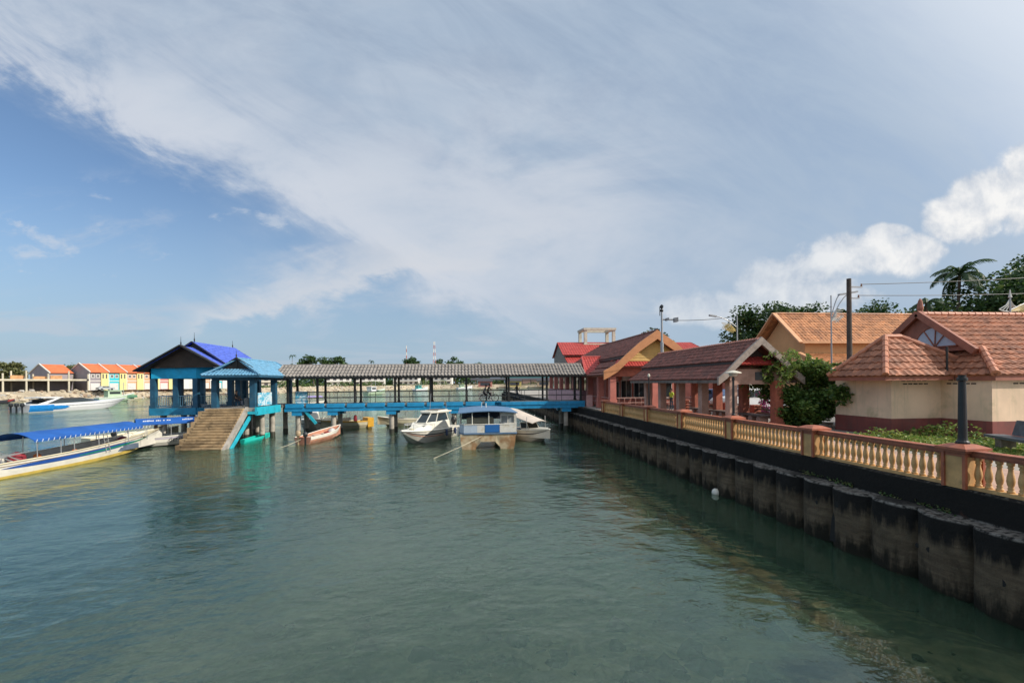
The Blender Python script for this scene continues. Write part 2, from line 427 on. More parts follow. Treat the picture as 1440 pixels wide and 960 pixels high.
ys = [-20 + i * .5 for i in range(291)]
for y in ys:
    j = .015 * math.sin(y * 1.7) + .012 * math.sin(y * 4.1)
    vs += [(10.24 + j, y, 1.72), (10.24 + j, y, 2.31 + .01 * math.sin(y * 3.)), (10.30, y, 2.352), (10.66, y, 2.352), (10.66, y, 1.6)]
for i in range(len(ys) - 1):
    for k in range(4): a = i * 5 + k; fs.append((a, a + 1, a + 6, a + 5))
mb.add(vs, fs); wpart(mb, 'capping_beam')
mb = MB(); vs = []; fs = []
ys = [-20 + i * .0575 for i in range(2522)]
zs = [-3.5, -1, .1, .6, 1.1, 1.5, 1.72, 1.765]
def pile_x(y, z):
    ph = (y / 1.15) % 1.0; k = int(y // 1.15)
    return 10.06 - .30 * (max(0., math.sin(math.pi * ph)) ** .5) - .035 * math.sin(k * 2.3) + .012 * math.sin(y * 9 + z * 5)
for y in ys:
    for z in zs: vs.append((pile_x(y, z) + (.03 if z > 1.74 else 0), y, z + (.025 * math.sin(y * 2.1) if z > 1.6 else 0)))
    vs.append((10.26, y, 1.775 + .02 * math.sin(y * 2.1)))
m_ = len(zs) + 1
for i in range(len(ys) - 1):
    for k in range(m_ - 1): a = i * m_ + k; fs.append((a, a + 1, a + m_ + 1, a + m_))
mb.add(vs, fs); wpart(mb, 'sheet_piling')
# drain holes and broken openings in the piling
mb = MB()
for (y, z, r) in ((8.05, .95, .07), (8.75, 1.0, .06), (7.4, .9, .08), (9.1, .98, .06), (11.1, 1.35, .09), (11.9, 1.2, .06)):
    x = pile_x(y, z) - .006
    mb.add([(x, y + r * math.cos(k * .785) * rnd.uniform(.7, 1.2), z + r * math.sin(k * .785) * rnd.uniform(.7, 1.2)) for k in range(8)], [tuple(range(8))])
x = pile_x(11.3, .8) - .02
mb.add([(x, 11.12, .3), (x, 11.42, .3), (x, 11.34, .9), (x, 11.28, 1.1), (x, 11.2, .85)], [(0, 1, 2, 3, 4)])
o = mb.build('drain_hole', mat('hole_black', (.008, .008, .008), .9), wallr); o.matrix_parent_inverse = wallr.matrix_basis.inverted()
# ---- balustrade
TERRA = mat('terracotta_paint', (.36, .11, .055), .55, .2, 3., .15, 25., dirt=(.19, .07, .05), dscale=2.)
YEL = mat('yellow_paint', (.58, .345, .14), .6, .2, 3., .1, 25., dirt=(.30, .20, .09), dscale=3., dlo=.52, dhi=.75)
bal = thing('balustrade', 'yellow balustrade with terracotta handrail and square posts along the quay edge', 'balustrade', (10.45, 16, 2.35))
BX = 10.45
POST = [8.62 + 4.14 * k for k in range(-2, 7)]
def inpar(o, par): o.matrix_parent_inverse = par.matrix_basis.inverted(); return o
for k in range(len(POST)):
    y = POST[k]; h = .21
    mb = MB(); mb.box(BX - h + .012, BX + h - .012, y - h + .012, y + h - .012, 2.352, 3.10)
    po = inpar(mb.build('post', YEL, bal), bal)
    # terracotta corner strips + arched surround
    mb = MB()
    for sx in (-1, 1):
        for sy in (-1, 1): mb.box(BX + sx * h - .03, BX + sx * h + .03, y + sy * h - .03, y + sy * h + .03, 2.354, 3.10)
    mb.box(BX - h - .004, BX + h + .004, y - h - .004, y + h + .004, 3.02, 3.104)
    t_ = mb.build('corner_trim', TERRA, po)
    mb = MB(); c = .31
    mb.box(BX - .27, BX + .27, y - .27, y + .27, 3.10, 3.15); mb.box(BX - c, BX + c, y - c, y + c, 3.15, 3.20)
    vs = [(BX - c, y - c, 3.20), (BX + c, y - c, 3.20), (BX + c, y + c, 3.20), (BX - c, y + c, 3.20)] + [(BX + sx * .15, y + sy * .15, 3.27) for sx, sy in ((-1, -1), (1, -1), (1, 1), (-1, 1))]
    mb.add(vs, [(0, 1, 5, 4), (1, 2, 6, 5), (2, 3, 7, 6), (3, 0, 4, 7), (4, 5, 6, 7)])
    cp = mb.build('post_cap', TERRA, po)
mbr = MB(); mbb = MB()
bprof = [(.06, 0), (.06, .05), (.038, .06), (.054, .085), (.038, .11), (.055, .16), (.066, .23), (.06, .31), (.042, .40), (.036, .46), (.053, .49), (.037, .515), (.06, .535), (.06, .60)]
bmesh_ob = None; nb = 0; stuff = MB()
spots = []
for k in range(len(POST) - 1):
    a, b = POST[k] + .2, POST[k + 1] - .2
    mbr.box(BX - .10, BX + .10, a, b, 3.06, 3.13); mbr.box(BX - .075, BX + .075, a, b, 3.02, 3.062); mbr.box(BX - .12, BX + .12, a, b, 3.13, 3.155)
    mbb.box(BX - .09, BX + .09, a, b, 2.353, 2.425)
    for i in range(20): spots.append(a + (b - a) * (i + .5) / 20)
inpar(mbr.build('handrail', TERRA, bal), bal); inpar(mbb.build('base_rail', YEL, bal), bal)
spots = [s for s in spots if s > 7.0]
first = None
for i, y in enumerate(spots):
    if i < 98:
        if first is None:
            m0 = MB(); m0.lathe(bprof, (0, 0, 0), 9); first = m0.build('baluster', YEL, bal, smooth=True); o = first
        else:
            o = first.copy(); COL.objects.link(o)
        inpar(o, bal); o.location = (BX, y, 2.42)
    else: stuff.lathe(bprof, (BX, y, 2.42), 7)
o = inpar(stuff.build('baluster', YEL, bal), bal); o['kind'] = 'stuff'
# short return at the far end by the jetty
def lamp_post(y, label, h, saucer, r=.075):
    t = thing('lamp_post', label, 'lamp post', (BX, y, 3.27), 0, 'lamp posts on the balustrade')
    BLK = mat('black_iron', (.010, .011, .013), .45, .3, 5., .1, 30., dirt=(.05, .04, .035), dscale=4., dlo=.6, dhi=.75)
    mb = MB(); mb.lathe([(r * 1.5, -.012), (r * 1.5, .04), (r * 1.1, .07), (r, .12), (r * .92, h * .5), (r * .8, h - .14), (r * 1.15, h - .12), (r * 1.15, h - .06), (r * .8, h - .05), (r * .85, h)], (0, 0, 0), 14)
    mb.build('shaft', BLK, t, smooth=False)
    if saucer:
        mb = MB(); mb.lathe([(.09, h), (.16, h + .05), (.16, h + .13), (.30, h + .14), (.29, h + .17), (.12, h + .23), (.03, h + .25)], (0, 0, 0), 18)
        mb.build('lamp_shade', mat('cream_shade', (.62, .58, .47), .45, .1), t, smooth=False)
    return t
lamp_post(POST[2], 'black iron lamp post without its head on the nearest balustrade post', 1.45, False, .078)
lamp_post(POST[4], 'black lamp post with a cream saucer shade in front of the long shelter', 1.52, True, .05)
t = lamp_post(POST[6], 'slim black lamp post with small white tip at the far end of the shelter', 1.6, False, .04)
mb = MB(); mb.lathe([(.03, 1.6), (.07, 1.64), (.07, 1.74), (.02, 1.8)], (0, 0, 0), 10); mb.build('lamp_head', mat('cream_shade', (.62, .58, .47)), t)
# tap pipe on the near post

# ---------------------------------------------------------------- jetty: covered walkway
BLUE = mat('jetty_blue_paint', (.012, .255, .50), .5, .16, 2., .08, 20., dirt=(.02, .14, .24), dscale=1.4, dlo=.56, dhi=.75)
DBLUE = mat('dark_blue_paint', (.012, .075, .135), .6, .25, 2., .08, 20., dirt=(.05, .09, .11), dscale=2.5, dlo=.55, dhi=.75)
TURQ = mat('turquoise_paint', (.02, .40, .52), .5, .15, 2., .08, 20., dirt=(.05, .2, .24), dscale=1.5, dlo=.56, dhi=.75)
BLACKW = mat('black_stained_timber', (.018, .017, .016), .6, .3, 3.)
PILE = mat('pile_concrete', (.40, .36, .30), .8, .2, 2., .2, 15., dirt=(.10, .085, .06), dscale=1.3)
ALGAE = mat('wet_pile_base', (.035, .035, .025), .5, .3, 4.)
WTILE = mat('weathered_grey_tile', (.225, .205, .185), .75, .25, 3., .2, 20., dirt=(.07, .065, .06), dscale=1.2, dlo=.52, dhi=.72)
STEEL = mat('grey_steel_rail', (.035, .038, .042), .4, .2, 3.)
BR0, BR1 = -15.6, 10.9
jy = thing('covered_jetty', 'long blue covered jetty with grey tiled roof and dark posts across the water', 'jetty', (-2, 42.4, WL))
J = lambda mb, n, m, **k: inpar(mb.build(n, m, jy if 'par' not in k else k['par']), jy if 'par' not in k else k['par'])
def cp(o, par, d):
    c = o.copy(); COL.objects.link(c); c.parent = par; c.matrix_parent_inverse = o.matrix_parent_inverse.copy(); c.location = Vector(o.location) + Vector(d); return c
mb = MB(); mb.box(BR0, BR1, 41.2, 43.8, 2.66, 2.9); J(mb, 'deck', mat('deck_concrete', (.30, .28, .25), .85))
mb = MB()
mb.box(BR0, BR1, 41.06, 41.2, 2.27, 2.60); mb.box(BR0, BR1, 43.8, 43.94, 2.27, 2.60)
mb.box(2.6, BR1, 41.0, 41.2, 2.60, 2.90)
J(mb, 'edge_beam', BLUE)
x = BR0 + .1; first = None
while x < 2.5:
    if first is None:
        mb = MB(); mb.box(-.74, .74, -.1, .1, -.15, .15); mb.prism([(-.74, -.1, .15), (-.74, .1, .15), (-.74, .1, .19)], (1.48, 0, 0))
        first = mb.build('kerb_block', BLUE, jy); inpar(first, jy); first.location = (x + .74, 41.1, 2.75); o = first
    else: o = cp(first, jy, (x + .74 - first.location.x, 0, 0))
    x += 1.72
PX = [-12.91, -9.73, -6.26, -3.16, .05, 3.89, 7.41, 10.59]
first = None
for px in [-15.4] + PX:
    for y in (41.32, 43.62):
        if first is None:
            mb = MB(); mb.box(-.085, .085, -.085, .085, 0, 2.42); mb.box(-.13, .13, -.13, .13, 0, .12)
            first = inpar(mb.build('roof_post', BLACKW, jy), jy); first.location = (px, y, 2.9)
        else: cp(first, jy, Vector((px, y, 2.9)) - first.location)
mb = MB(); mb.box(BR0, BR1, 41.24, 41.38, 5.22, 5.40); mb.box(BR0, BR1, 43.56, 43.7, 5.22, 5.40)
mb.box(BR0, BR1, 40.62, 40.68, 5.13, 5.28); mb.box(BR0, BR1, 44.28, 44.34, 5.13, 5.28)
for px in [-15.4] + PX:
    mb.box(px - .05, px + .05, 41.3, 43.66, 5.24, 5.38); mb.bar((px, 40.7, 5.24), (px, 42.45, 6.2), .07, .12); mb.bar((px, 44.25, 5.24), (px, 42.45, 6.2), .07, .12)
J(mb, 'roof_frame', BLACKW)
mb = MB(); mb.tiles((BR0 - .6, 40.55, 5.27), (BR1, 40.55, 5.27), (BR1, 42.45, 6.32), (BR0 - .6, 42.45, 6.32), .30, .55, .09, .04)
mb.tiles((BR1, 44.35, 5.27), (BR0 - .6, 44.35, 5.27), (BR0 - .6, 42.45, 6.32), (BR1, 42.45, 6.32), .30, .36, .05, .03)
rf = J(mb, 'tiled_roof', WTILE)
mb = MB(); mb.tube([(BR0 - .6, 42.45, 6.33), (BR1, 42.45, 6.33)], .09, 8); J(mb, 'ridge_tiles', WTILE, par=rf)
for y, nm in ((41.28, 'a'), (43.72, 'b')):
    mb = MB()
    for z in (3.42, 3.93): mb.tube([(BR0, y, z), (BR1, y, z)], .028, 6)
    x = BR0 + .3
    while x < BR1: mb.tube([(x, y, 2.9), (x, y, 3.93)], .024, 6); x += 1.72
    J(mb, 'guard_rail', STEEL)
first = None
for px in (-14.6, -11.6, -6.6, -1.1, 4.0, 9.2):
    for y in (41.45, 43.55):
        if first is None:
            mb = MB(); mb.lathe([(.21, -4), (.21, 1.9)], (0, 0, 0), 14); first = inpar(mb.build('pile', PILE, jy), jy); first.location = (px, y, .2)
            mb = MB(); mb.lathe([(.222, -.3), (.224, .25), (.215, .42)], (0, 0, 0), 14); ch = mb.build('waterline_growth', ALGAE, first)
            mb = MB(); mb.box(-.42, .42, -.34, .34, 1.72, 2.1); ch2 = mb.build('pile_cap', BLUE, first)
        else:
            c = cp(first, jy, Vector((px, y, .2)) - first.location)
            for k in (ch, ch2): d = k.copy(); COL.objects.link(d); d.parent = c
mb = MB(); mb.bar((-13.9, 41.2, 2.3), (-13.0, 41.2, 1.2), .22, .16, (0, 1, 0)); J(mb, 'brace', TURQ)

# ---------------------------------------------------------------- small landing pavilion
LB = mat('pale_blue_tile', (.13, .31, .46), .45, .22, 4., .1, 20., dirt=(.12, .22, .30), dscale=2.)
sp_ = thing('landing_pavilion', 'small pavilion with pale blue tiled roof at the head of the stairs', 'pavilion', (-17.7, 40, WL))
SP = lambda mb, n, m, par=None: inpar(mb.build(n, m, par or sp_), par or sp_)
x0, x1, y0, y1 = -19.6, -15.45, 36.0, 44.6
mb = MB(); mb.box(-19.7, -16.0, 36.6, 44.2, 2.62, 2.9); SP(mb, 'deck', mat('deck_concrete', (.3, .28, .25)))
mb = MB(); mb.box(-16.02, -15.86, 36.5, 41.0, 2.3, 2.92); mb.box(-19.7, -15.86, 36.42, 36.58, 2.4, 2.6); SP(mb, 'edge_beam', TURQ)
mb = MB(); mb.tiles((x0, y0, 5.36), (x1, y0, 5.36), (-16.35, 37.05, 5.86), (-18.85, 37.05, 5.86), .24, .3, .04, .025)
mb.tiles((x1, y0, 5.36), (x1, y1, 5.36), (-17.6, y1 - .3, 6.66), (-17.6, 37.2, 6.66), .24, .3, .04, .025)
mb.tiles((x0, y1, 5.36), (x0, y0, 5.36), (-17.6, 37.2, 6.66), (-17.6, y1 - .3, 6.66), .24, .3, .04, .025)
r2 = SP(mb, 'tiled_roof', LB)
mb = MB(); mb.bar((x1, y0, 5.42), (-16.35, 37.05, 5.93), .16, .12); mb.bar((x0, y0, 5.42), (-18.85, 37.05, 5.93), .16, .12); mb.tube([(-17.6, 37.2, 6.7), (-17.6, y1 - .3, 6.7)], .09); mb.bar((x1 + .02, y1, 5.40), (-17.6, y1 - .3, 6.72), .14)
SP(mb, 'ridge_tiles', LB, r2)
mb = MB(); mb.prism([(-18.9, 37.25, 5.88), (-16.3, 37.25, 5.88), (-17.6, 37.25, 6.62)], (0, .08, 0)); g_ = SP(mb, 'gable', BLACKW)
mb = MB(); mb.bar((-18.95, 37.1, 5.86), (-17.6, 37.1, 6.72), .1, .16, (0, 1, 0)); mb.bar((-16.25, 37.1, 5.86), (-17.6, 37.1, 6.72), .1, .16, (0, 1, 0)); mb.bar((-17.6, 37.2, 5.9), (-17.6, 37.2, 6.6), .06); SP(mb, 'bargeboard', BLACKW, g_)
mb = MB(); mb.box(x0 + .02, x1 - .02, y0 + .02, y0 + .07, 5.2, 5.33); mb.box(x1 - .07, x1 - .02, y0 + .07, y1, 5.2, 5.33); mb.box(x0 + .02, x0 + .07, y0 + .07, y1, 5.2, 5.33); mb.box(-19.2, -16.1, 36.7, 36.9, 5.0, 5.28); mb.box(-16.3, -16.1, 36.9, 44.2, 5.0, 5.28); mb.box(-19.2, -19.0, 36.9, 44.2, 5.0, 5.28)
SP(mb, 'eaves_beam', DBLUE)
for (cx_, cy_) in ((-19.0, 36.8), (-16.25, 36.8), (-16.25, 40.6), (-19.0, 40.4), (-16.25, 44.0), (-19.0, 44.0)):
    mb = MB(); mb.box(cx_ - .2, cx_ + .2, cy_ - .2, cy_ + .2, 2.9, 5.0); SP(mb, 'column', DBLUE)
    
for px in (-19.0, -17.6, -16.4):
    for y in (38.6, 40.6, 43.4):
        mb = MB(); mb.lathe([(.2, -4), (.2, 2.42)], (px, y, .2), 12); o = SP(mb, 'pile', PILE)
        mb = MB(); mb.lathe([(.212, -.3), (.214, .25), (.205, .45)], (px, y, .2), 12); SP(mb, 'waterline_growth', ALGAE, o)
# landing stairs
st = thing('landing_stairs', 'weathered concrete stairs going down from the pavilion into the water', 'stairs', (-18, 35, WL))
CONC = mat('stair_concrete', (.38, .27, .15), .85, .25, 2., .3, 12., dirt=(.13, .09, .05), dscale=1.1, dlo=.46, dhi=.66)
mb = MB(); ns = 17; run = .225; rise = .18
for i in range(ns):
    z = 2.88 - i * rise; y = 36.45 - i * run; 
    mb.box(-19.42, -16.75, y - run, y + .06, z - rise * 1.6, z - rise * .72)
    mb.box(-19.42, -16.75, y - run - .04, y - .0, z - rise * .72, z - .07 * rise)
inpar(mb.build('flight', CONC, st), st)
for i in range(9):
    z = 2.88 - i * 2 * rise - rise; y = 36.45 - i * 2 * run
    mb = MB(); mb.box(-19.82, -19.44, y - 2 * run, y + .02, z - .9, z - .01); o = inpar(mb.build('side_block', CONC, st), st)
mb = MB(); mb.prism([(-16.74, 36.6, 2.96), (-16.74, 36.6, 2.5), (-16.74, 32.3, -.9), (-16.74, 32.3, -.42)], (.22, 0, 0)); inpar(mb.build('stringer', mat('grey_stringer', (.34, .31, .27), .85, .2, 2., dirt=(.12, .1, .08)), st), st)
mb = MB(); mb.prism([(-16.5, 36.9, 2.55), (-16.5, 36.9, 2.2), (-16.5, 33.5, -.2), (-16.5, 33.5, .05)], (.13, 0, 0)); inpar(mb.build('under_beam', TURQ, st), st)

# ---------------------------------------------------------------- main pavilion
RB = mat('royal_blue_tile', (.075, .125, .50), .4, .2, 4., .1, 20.)
FASC = mat('bright_blue_fascia', (.012, .42, .72), .6, .12, 1.5, dirt=(.03, .26, .38), dscale=1.2, dlo=.52, dhi=.75)
mp = thing('waiting_pavilion', 'large pavilion with royal blue roof and dark timber gable over the water', 'pavilion', (-22.3, 42, WL))
MP = lambda mb, n, m, par=None: inpar(mb.build(n, m, par or mp), par or mp)
plan = [(-25.2, 39.2), (-21.7, 39.2), (-19.75, 41.0), (-19.75, 46.4), (-25.2, 46.4)]
def ring(mb, pl, z0, z1, th, off=0):
    n = len(pl)
    for i in range(n):
        a = Vector((*pl[i], 0)); b = Vector((*pl[(i + 1) % n], 0)); d = (b - a).normalized(); nn = Vector((d.y, -d.x, 0))
        ps = [a + nn * off - d * 0, b + nn * off, b - nn * th, a - nn * th]
        mb.prism([(p.x, p.y, z0) for p in ps], (0, 0, z1 - z0))
mb = MB(); mb.prism([(x, y, 2.62) for x, y in plan], (0, 0, .22)); MP(mb, 'deck', mat('deck_concrete', (.3, .28, .25)))
mb = MB(); ring(mb, plan, 2.25, 2.83, .15, .08); MP(mb, 'plinth', mat('plinth_blue', (.012, .19, .33), .5, .2, 2.))
mb = MB(); ring(mb, plan, 5.2, 6.12, .12, .0); MP(mb, 'fascia_wall', FASC)
for (cx_, cy_) in ((-25.0, 39.4), (-23.3, 39.4), (-21.8, 39.4), (-19.95, 41.1), (-19.95, 43.6), (-19.95, 46.2), (-25.0, 42.8), (-25.0, 46.2), (-22.5, 46.2)):
    mb = MB(); mb.box(cx_ - .19, cx_ + .19, cy_ - .19, cy_ + .19, 2.84, 5.2); mb.box(cx_ - .24, cx_ + .24, cy_ - .24, cy_ + .24, 2.84, 3.05); MP(mb, 'column', DBLUE)
for px in (-24.6, -22.4, -20.4):
    for y in (39.9, 42.6, 45.6):
        mb = MB(); mb.lathe([(.22, -4), (.22, 2.35)], (px, y, .2), 12); MP(mb, 'pile', PILE)
# railing with closely set bars
RAIL = mat('pale_blue_rail', (.10, .22, .32), .45, .15)
mb = MB()
for i in (0, 1, 2, 3, 4):
    a = Vector((*plan[i], 0)); b = Vector((*plan[(i + 1) % 5], 0)); d = b - a; L = d.length; nn = Vector((d.y, -d.x, 0)).normalized()
    a = a - nn * .2
    for z in (2.95, 3.78): mb.bar(a + Vector((0, 0, z)), a + d + Vector((0, 0, z)), .05)
    for k in range(int(L / .17)): q = a + d * (k + .5) / int(L / .17); mb.bar(q + Vector((0, 0, 2.95)), q + Vector((0, 0, 3.78)), .022)
MP(mb, 'railing', RAIL)
rx, yl = -22.3, 38.35
eL, eR, zl, zr, za = -25.65, -19.2, 5.78, 5.95, 7.72
T3 = dict(pitch=.24, course=.3, amp=.035, step=.02)
mb = MB()
mb.tiles((eR, yl, zr), (eR, 40.4, zr), (rx, 40.4, za), (rx, yl, za), **T3); mb.tiles((eL, 40.4, zl), (eL, yl, zl), (rx, yl, za), (rx, 40.4, za), **T3)
MP(mb, 'porch_roof', RB)
mb = MB(); mb.tiles((eR - .02, 39.7, zr + .07), (eR - .02, 47.2, zr + .07), (rx, 46.6, 8.22), (rx, 39.7, 8.22), **T3); mb.tiles((eL + .02, 47.2, zl + .07), (eL + .02, 39.7, zl + .07), (rx, 39.7, 8.22), (rx, 46.6, 8.22), **T3)
MP(mb, 'main_roof', RB)
mb = MB(); mb.prism([(eL + .9, 39.9, 6.2), (eR - .9, 39.9, 6.4), (rx, 39.9, 8.05)], (0, .08, 0)); mb.bar((rx, 39.72, 8.22), (eR, 39.72, zr + .1), .06, .14, (0, 1, 0)); mb.bar((rx, 39.72, 8.22), (eL, 39.72, zl + .1), .06, .14, (0, 1, 0)); MP(mb, 'upper_gable', BLACKW)
BRN = mat('brown_gable_boards', (.055, .035, .026), .7, .35, 1.2, .3, 6.)
mb = MB(); mb.prism([(eL + .55, 38.95, 6.02), (eR - .45, 38.95, 6.1), (rx, 38.95, 7.62)], (0, .1, 0))
mb.poly([(eL + .04, 38.36, zl - .08), (eL + .04, 47, zl - .08), (rx, 47, za - .08), (rx, 38.36, za - .08)]); mb.poly([(eR - .04, 38.36, zr - .08), (rx, 38.36, za - .08), (rx, 47, za - .08), (eR - .04, 47, zr - .08)])
g_ = MP(mb, 'gable', BRN)
mb = MB(); mb.bar((eL - .08, 38.28, zl + .0), (rx, 38.28, za + .08), .1, .36, (0, 1, 0)); mb.bar((eR + .08, 38.28, zr + .0), (rx, 38.28, za + .08), .1, .36, (0, 1, 0)); MP(mb, 'bargeboard', BLACKW, g_)
def finial(par, p, h, m=BLACKW):
    mb = MB(); mb.lathe([(.05, -.1), (.07, .05), (.03, .12), (.055, .2), (.02, .35), (.008, h)], p, 8); inpar(mb.build('finial', m, par), par)
for p, h in (((rx, 38.3, 7.75), .75), ((rx, 40.1, 8.2), .8), ((rx, 46.3, 8.2), .7)): finial(mp, p, h)
finial(sp_, (-17.6, 37.1, 6.7), .6)
# ---- things on the pavilions
def board(label, loc, rotz, w, h):
    t = thing('map_board', label, 'board', loc, rotz, 'blue and white map boards by the jetty')
    m = bpy.data.materials.get('map_print')
    if not m:
        m = bpy.data.materials.new('map_print'); m.use_nodes = True; nt = m.node_tree; p = nt.nodes['Principled BSDF']
        tcn = nt.nodes.new('ShaderNodeTexCoord'); f = noise(nt, tcn.outputs['Object'], 2.4, 5, .6, .8); f2 = noise(nt, tcn.outputs['Object'], 5., 4)
        c = mixc(nt, f.ss(.47, .52), (.55, .68, .74), (.10, .42, .58)); c = mixc(nt, f2.ss(.6, .64), c, (.75, .78, .78)); nt.links.new(c, p.inputs['Base Color'])
    mb = MB(); mb.box(-w / 2, w / 2, -.02, .02, .08, h); mb.build('panel', m, t)
    for sx in (-1, 1): mb = MB(); mb.box(sx * w / 2 - .03, sx * w / 2 + .03, .022, .07, 0, h + .03); mb.build('support', STEEL, t)
board('larger map board on the landing right of the stairs', (-15.98, 38.2, 2.92), R(90), 2.5, 1.1)
board('smaller map board behind the rail at the start of the jetty', (-14.3, 41.42, 2.9), 0, 1.0, 1.12)
def chair(label, loc, rz, m):
    t = thing('plastic_chair', label, 'chair', loc, rz, 'plastic chairs in the pavilions')
    mb = MB(); mb.box(-.22, .22, -.22, .22, .42, .45); mb.build('seat', m, t)
    mb = MB(); mb.prism([(-.21, .2, .45), (.21, .2, .45), (.19, .28, .85), (-.19, .28, .85)], (0, .02, 0)); mb.build('backrest', m, t)
    for sx in (-1, 1):
        for sy in (-1, 1): mb = MB(); mb.bar((sx * .2, sy * .2, 0), (sx * .19, sy * .19, .42), .04); mb.build('leg', m, t)
DK = mat('dark_plastic', (.03, .035, .05), .4)
chair('dark plastic chair at the left behind the pavilion railing', (-23.9, 40.4, 2.84), 1.2, DK)
chair('dark plastic chair facing the pavilion railing near its middle', (-22.9, 40.3, 2.84), -1.0, DK)
chair('white plastic chair beside the pavilion column', (-16.9, 38.4, 2.9), 2.4, mat('white_plastic', (.6, .6, .62), .4))
t = thing('round_table', 'small dark round table between two chairs in the waiting pavilion', 'table', (-23.4, 40.5, 2.84))
mb = MB(); mb.lathe([(.4, .68), (.4, .71)], (0, 0, 0), 16); mb.build('tabletop', DK, t)
mb = MB(); mb.lathe([(.25, 0), (.04, .05), (.04, .68)], (0, 0, 0), 10); mb.build('pedestal', DK, t)
t = thing('rubbish_bin', 'grey rubbish bin at the top of the landing stairs', 'bin', (-16.75, 37.0, 2.9))
mb = MB(); mb.lathe([(.2, 0), (.26, .62), (.28, .64), (.28, .68)], (0, 0, 0), 14); mb.build('tub', mat('grey_plastic', (.12, .13, .14), .5), t)
mb = MB(); mb.lathe([(.285, .682), (.2, .74), (.05, .76)], (0, 0, 0), 14); mb.build('lid', mat('grey_plastic', (.12, .13, .14), .5), t)

# ---------------------------------------------------------------- long shelter on the promenade
MTILE = mat('maroon_tile', (.20, .062, .042), .6, .25, 4., .15, 20., dirt=(.10, .04, .03), dscale=1.5, cell=4.)
RTILE = mat('red_tile', (.42, .06, .05), .5, .16, 4., .15, 20., dirt=(.27, .05, .04), dscale=1.2, dlo=.55, dhi=.75)
OTILE = mat('orange_tile', (.47, .205, .085), .6, .14, 3., .15, 20., dirt=(.33, .14, .07), dscale=.7, cell=3.)
CTILE = mat('clay_tile', (.345, .135, .070), .65, .22, 3.5, .2, 20., dirt=(.17, .07, .05), dscale=.9, dlo=.52, dhi=.75, cell=3.6)
GREYB = mat('grey_barge_concrete', (.33, .27, .23), .85, .25, 2., .2, 14., dirt=(.16, .12, .10), dscale=2.)
PINKP = mat('pinkish_plaster', (.48, .30, .23), .75, .15, 2., .1, 14., dirt=(.33, .19, .14), dscale=1.)
BRICK = mat('brick_red_paint', (.42, .13, .08), .7, .2, 3., .1, 14.)
ORB = mat('orange_board', (.56, .24, .10), .6, .1, 2.)
CREAM = mat('cream_wall', (.76, .56, .39), .85, .09, .9, .08, 20., dirt=(.48, .39, .24), dscale=.8, streak=(.55, .44, .29))
MAROON = mat('maroon_wall_base', (.20, .055, .045), .75, .18, 1.2, .05, 20., dirt=(.13, .06, .05), dscale=1.5, streak=(.11, .05, .045))
sh = thing('long_shelter', 'open sided shelter with two tier maroon tiled roof and grey gable boards', 'shelter', (14.1, 26, 2.356))
SH = lambda mb, n, m, par=None: inpar(mb.build(n, m, par or sh), par or sh)
yA, yB = 20.55, 32.5
mb = MB()
mb.tiles((12.9, yB, 5.6), (12.9, yA, 5.6), (14.1, yA, 6.58), (14.1, yB - .3, 6.58), .22, .3, .035, .02)
mb.tiles((15.3, yA, 5.6), (15.3, yB, 5.6), (14.1, yB - .3, 6.58), (14.1, yA, 6.58), .22, .3, .035, .02)
ur = SH(mb, 'upper_roof', MTILE)
mb = MB()
for k in range(52):
    y = yA + .1 + k * (yB - yA - .4) / 52; mb.tube([(14.1, y, 6.62), (14.1, y + .21, 6.60)], [.10, .085], 8)
SH(mb, 'ridge_tiles', mat('brown_ridge', (.36, .15, .11), .6, .2), ur)
mb = MB()
mb.tiles((12.05, yB + .2, 4.72), (12.05, yA + .1, 4.72), (13.0, yA + .1, 5.45), (13.0, yB, 5.45), .22, .3, .035, .02)
mb.tiles((16.15, yA + .1, 4.72), (16.15, yB + .2, 4.72), (15.2, yB, 5.45), (15.2, yA + .1, 5.45), .22, .3, .035, .02)
mb.tiles((16.15, yB + .6, 4.72), (12.05, yB + .6, 4.72), (13.0, yB - .1, 5.45), (15.2, yB - .1, 5.45), .22, .3, .035, .02)
SH(mb, 'lower_roof', MTILE)
mb = MB(); mb.box(12.95, 13.05, yA + .2, yB, 5.44, 5.6); mb.box(15.15, 15.25, yA + .2, yB, 5.44, 5.6); SH(mb, 'roof_step', mat('dark_fascia', (.05, .035, .03), .7))
# bargeboards, flared at the foot
def barge(y, pts, w, th, m, par, name='bargeboard'):
    mb = MB()
    for sgn in (-1, 1):
        top = [Vector((sgn * dx_, 0, z)) for dx_, z in pts]
        for a, b in zip(top[:-1], top[1:]):
            mb.prism([a, b, b - Vector((0, 0, w)), a - Vector((0, 0, w))], (0, th, 0))
    o = mb.build(name, m, par); o.location = y; inpar(o, par); return o
barge((14.1, 20.42, 0), [(0, 6.72), (.75, 6.08), (1.25, 5.62), (1.75, 5.12), (2.2, 4.78)], .36, .14, GREYB, sh)
mb = MB(); mb.tiles((13.0, 20.7, 5.42), (15.2, 20.7, 5.42), (15.0, 21.2, 5.8), (13.2, 21.2, 5.8), .2, .25, .03, .02); SH(mb, 'gable_skirt', RTILE)
mb = MB(); mb.prism([(13.1, 21.2, 5.5), (15.1, 21.2, 5.5), (14.1, 21.2, 6.4)], (0, .1, 0)); SH(mb, 'gable_panel', mat('dark_fascia', (.05, .035, .03)))
first = None
